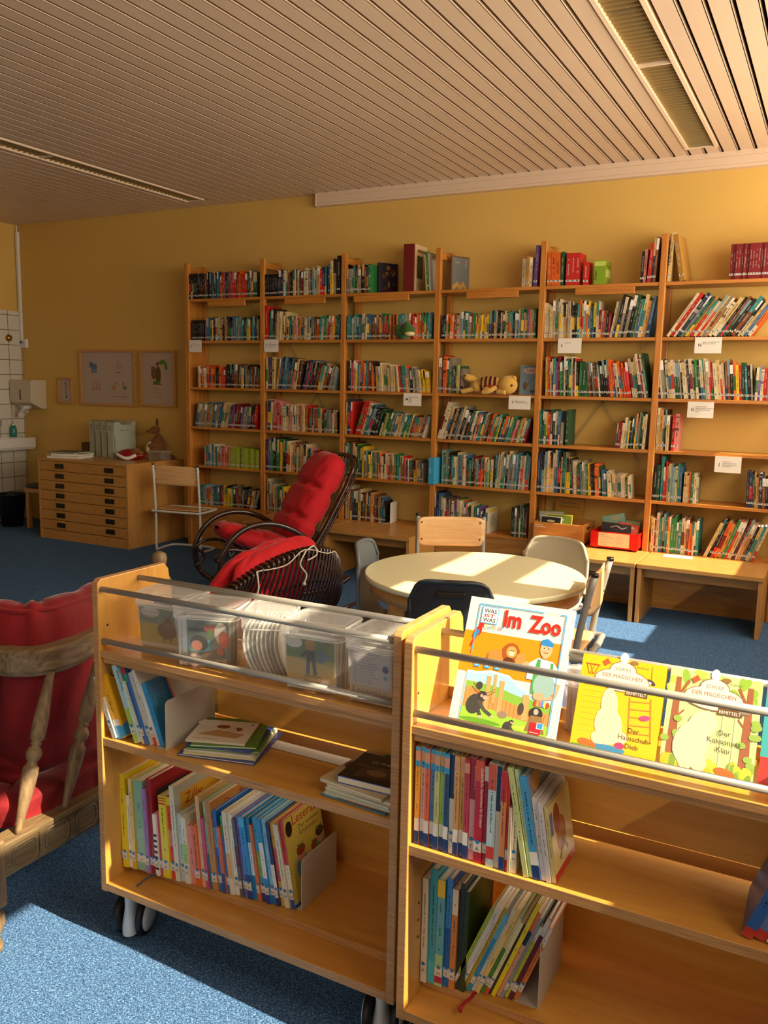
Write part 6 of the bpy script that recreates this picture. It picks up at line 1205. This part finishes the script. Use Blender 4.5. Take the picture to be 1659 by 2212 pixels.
def yel(A,w_,h):
    A.rect(0,0,w_,h,'#e0b814')
    for i in range(9): A.line([(w_*.06,h*(.2+.06*i)),(w_*.3,h*(.205+.06*i))],.0008,'#b8922a')
    A.line([(w_*.62,h*.62),(w_*.66,h*.2)],.003,'#b87a2a'); A.line([(w_*.86,h*.64),(w_*.92,h*.2)],.003,'#b87a2a')
    for i in range(5): A.line([(w_*(.62+.006*i),h*(.58-.08*i)),(w_*(.87+.008*i),h*(.60-.08*i))],.0022,'#b87a2a')
    A.text('Margit Auer · Nina Dulleck',w_*.3,h*.93,.006,'#8a7a3a',width=w_*.5)
    A.line([(w_*.05,h*.90),(w_*.22,h*.90)],.0025,'#a8562a'); A.line([(w_*.06,h*.90),(w_*.1,h*.80),(w_*.16,h*.80),(w_*.21,h*.90)],.0014,'#a8562a'); A.line([(w_*.1,h*.9),(w_*.15,h*.8)],.001,'#a8562a'); A.line([(w_*.16,h*.9),(w_*.11,h*.8)],.001,'#a8562a')
    A.line([(w_*.83,h*.97),(w_*.84,h*.84)],.001,'#8a5a2a'); A.ell(w_*.84,h*.81,.009,.004,'#4a3a4a',rot=-.5); A.ell(w_*.82,h*.80,.004,.003,'#ece6da')
    cartouche(A,w_,h,h*.78)
    A.ell(w_*.42,h*.30,.026,.036,'#cfc5ac',rot=.2); A.ell(w_*.40,h*.5,.016,.034,'#cfc5ac',rot=.1); A.ell(w_*.55,h*.2,.018,.012,'#cfc5ac'); A.ell(w_*.36,h*.16,.02,.014,'#cfc5ac')
    A.ell(w_*.4,h*.06,.04,.008,'#3f86b8',rot=.05); A.ell(w_*.2,h*.08,.018,.008,'#e0662a',rot=-.2); A.poly([(w_*.02,h*.02),(w_*.5,h*.02),(w_*.4,h*.05),(w_*.02,h*.06)],'#5f8f3a'); A.ell(w_*.58,h*.12,.009,.006,'#d83a6a'); A.ell(w_*.82,h*.44,.010,.005,'#e0487a',rot=.2)
    A.text('Der',w_*.72,h*.27,.013,'#5a420e',center=True); A.text('Hausschuh-',w_*.74,h*.19,.013,'#5a420e',center=True); A.text('Dieb',w_*.72,h*.11,.013,'#5a420e',center=True); A.rect(w_*.66,h*.015,w_*.82,h*.045,'#b01a30'); A.text('CARLSEN',w_*.67,h*.02,.0055,'#f0e0d0',width=w_*.14)
def gre(A,w_,h):
    A.rect(0,0,w_,h,'#c9d08e'); rnd=random.Random(2)
    for i in range(26): A.ell(w_*rnd.uniform(.02,.98),h*rnd.uniform(.7,.98),.012*rnd.uniform(.6,1.4),.007,rnd.choice(['#a9c24e','#8ab03a','#c2d27a']),rot=rnd.uniform(0,3))
    for x,s_ in ((.1,1),(.88,-1)):
        A.poly([(w_*x-.008,h*.12),(w_*x+.010,h*.12),(w_*x+.007,h*.5),(w_*x+.005,h*.92),(w_*x-.004,h*.92),(w_*x-.006,h*.5)],'#9a5a3a'); A.line([(w_*x,h*.7),(w_*(x+.12*s_),h*.9)],.005,'#9a5a3a'); A.line([(w_*x,h*.5),(w_*(x+.10*s_),h*.6)],.003,'#9a5a3a')
    for x in (.45,.62,.75): A.rect(w_*x,h*.1,w_*x+.004,h*.72,'#dce0a0')
    for i in range(40): A.ell(w_*rnd.uniform(.02,.98),h*rnd.uniform(.02,.14),.006,.012,rnd.choice(['#c2c83a','#8fae34','#7a9a3a','#b8b42e']),rot=rnd.uniform(-.4,.4),n=8)
    for i in range(12): A.ell(w_*rnd.choice([rnd.uniform(.0,.16),rnd.uniform(.84,1)]),h*rnd.uniform(.1,.6),.008,.006,'#8fae4a',n=8)
    A.text('Margit Auer · Nina Dulleck',w_*.3,h*.92,.006,'#7a8a4a',width=w_*.5); cartouche(A,w_,h,h*.76)
    A.ell(w_*.32,h*.3,.030,.042,'#cbc4ac',rot=-.35); A.ell(w_*.42,h*.5,.022,.026,'#cbc4ac',rot=-.9); A.ell(w_*.28,h*.12,.014,.016,'#cbc4ac'); A.ell(w_*.42,h*.12,.014,.016,'#cbc4ac')
    A.ell(w_*.84,h*.68,.010,.005,'#8a7a6a'); A.ell(w_*.7,h*.07,.018,.008,'#e0662a',rot=-.2)
    A.text('Der',w_*.66,h*.42,.013,'#4a4a34',center=True); A.text('Kokosnuss',w_*.66,h*.34,.013,'#4a4a34',center=True); A.text('Klau',w_*.66,h*.26,.013,'#4a4a34',center=True)
def tea(A,w_,h): A.rect(0,0,w_,h,'#3fa6a8'); A.rect(0,0,w_,h*.3,'#c8342a'); cartouche(A,w_,h,h*.76)
def disp(x,w_,h,t,col,lab,draw,sp,zr=0):
    flatbook('picture_book',(x,1.533,.8008),(R(-LA),0,R(zr)),w_,h,t,col,lab,draw,'picture book',spine=sp)
disp(-.652,.222,.262,.012,'#e9e5da','large white and orange picture book titled Im Zoo on the right trolley',zoo,'#f0a514')
disp(-.400,.158,.182,.014,'#f0cf1e','yellow picture book with basketball hoop, middle of the right trolley trough',yel,'#f2e37a')
disp(-.235,.158,.182,.014,'#e9eec0','pale green forest picture book, right of the yellow one',gre,'#d6dca0')
disp(-.070,.158,.182,.014,'#3fa6a8','turquoise and red picture book cut off by the picture\'s right edge',tea,'#5ab8b8')
o=tbin(-.400,1.629,0,.09,.055,.12,'frosted box half hidden behind the Im Zoo book, right trolley'); 
for j,c in enumerate(('#b8a0a4','#8a6a7a','#c8b6a8','#a88a8a')):
    mb=MB(); mb.box(0,0,0,.006,.032,.09,0,lin(c)); q=mb.build('booklet',M_book); q.location=(-.43+.014*j,1.613,.803); tag(q,'thin booklet inside the box half hidden behind the Im Zoo book','booklet','booklets in the half hidden box')
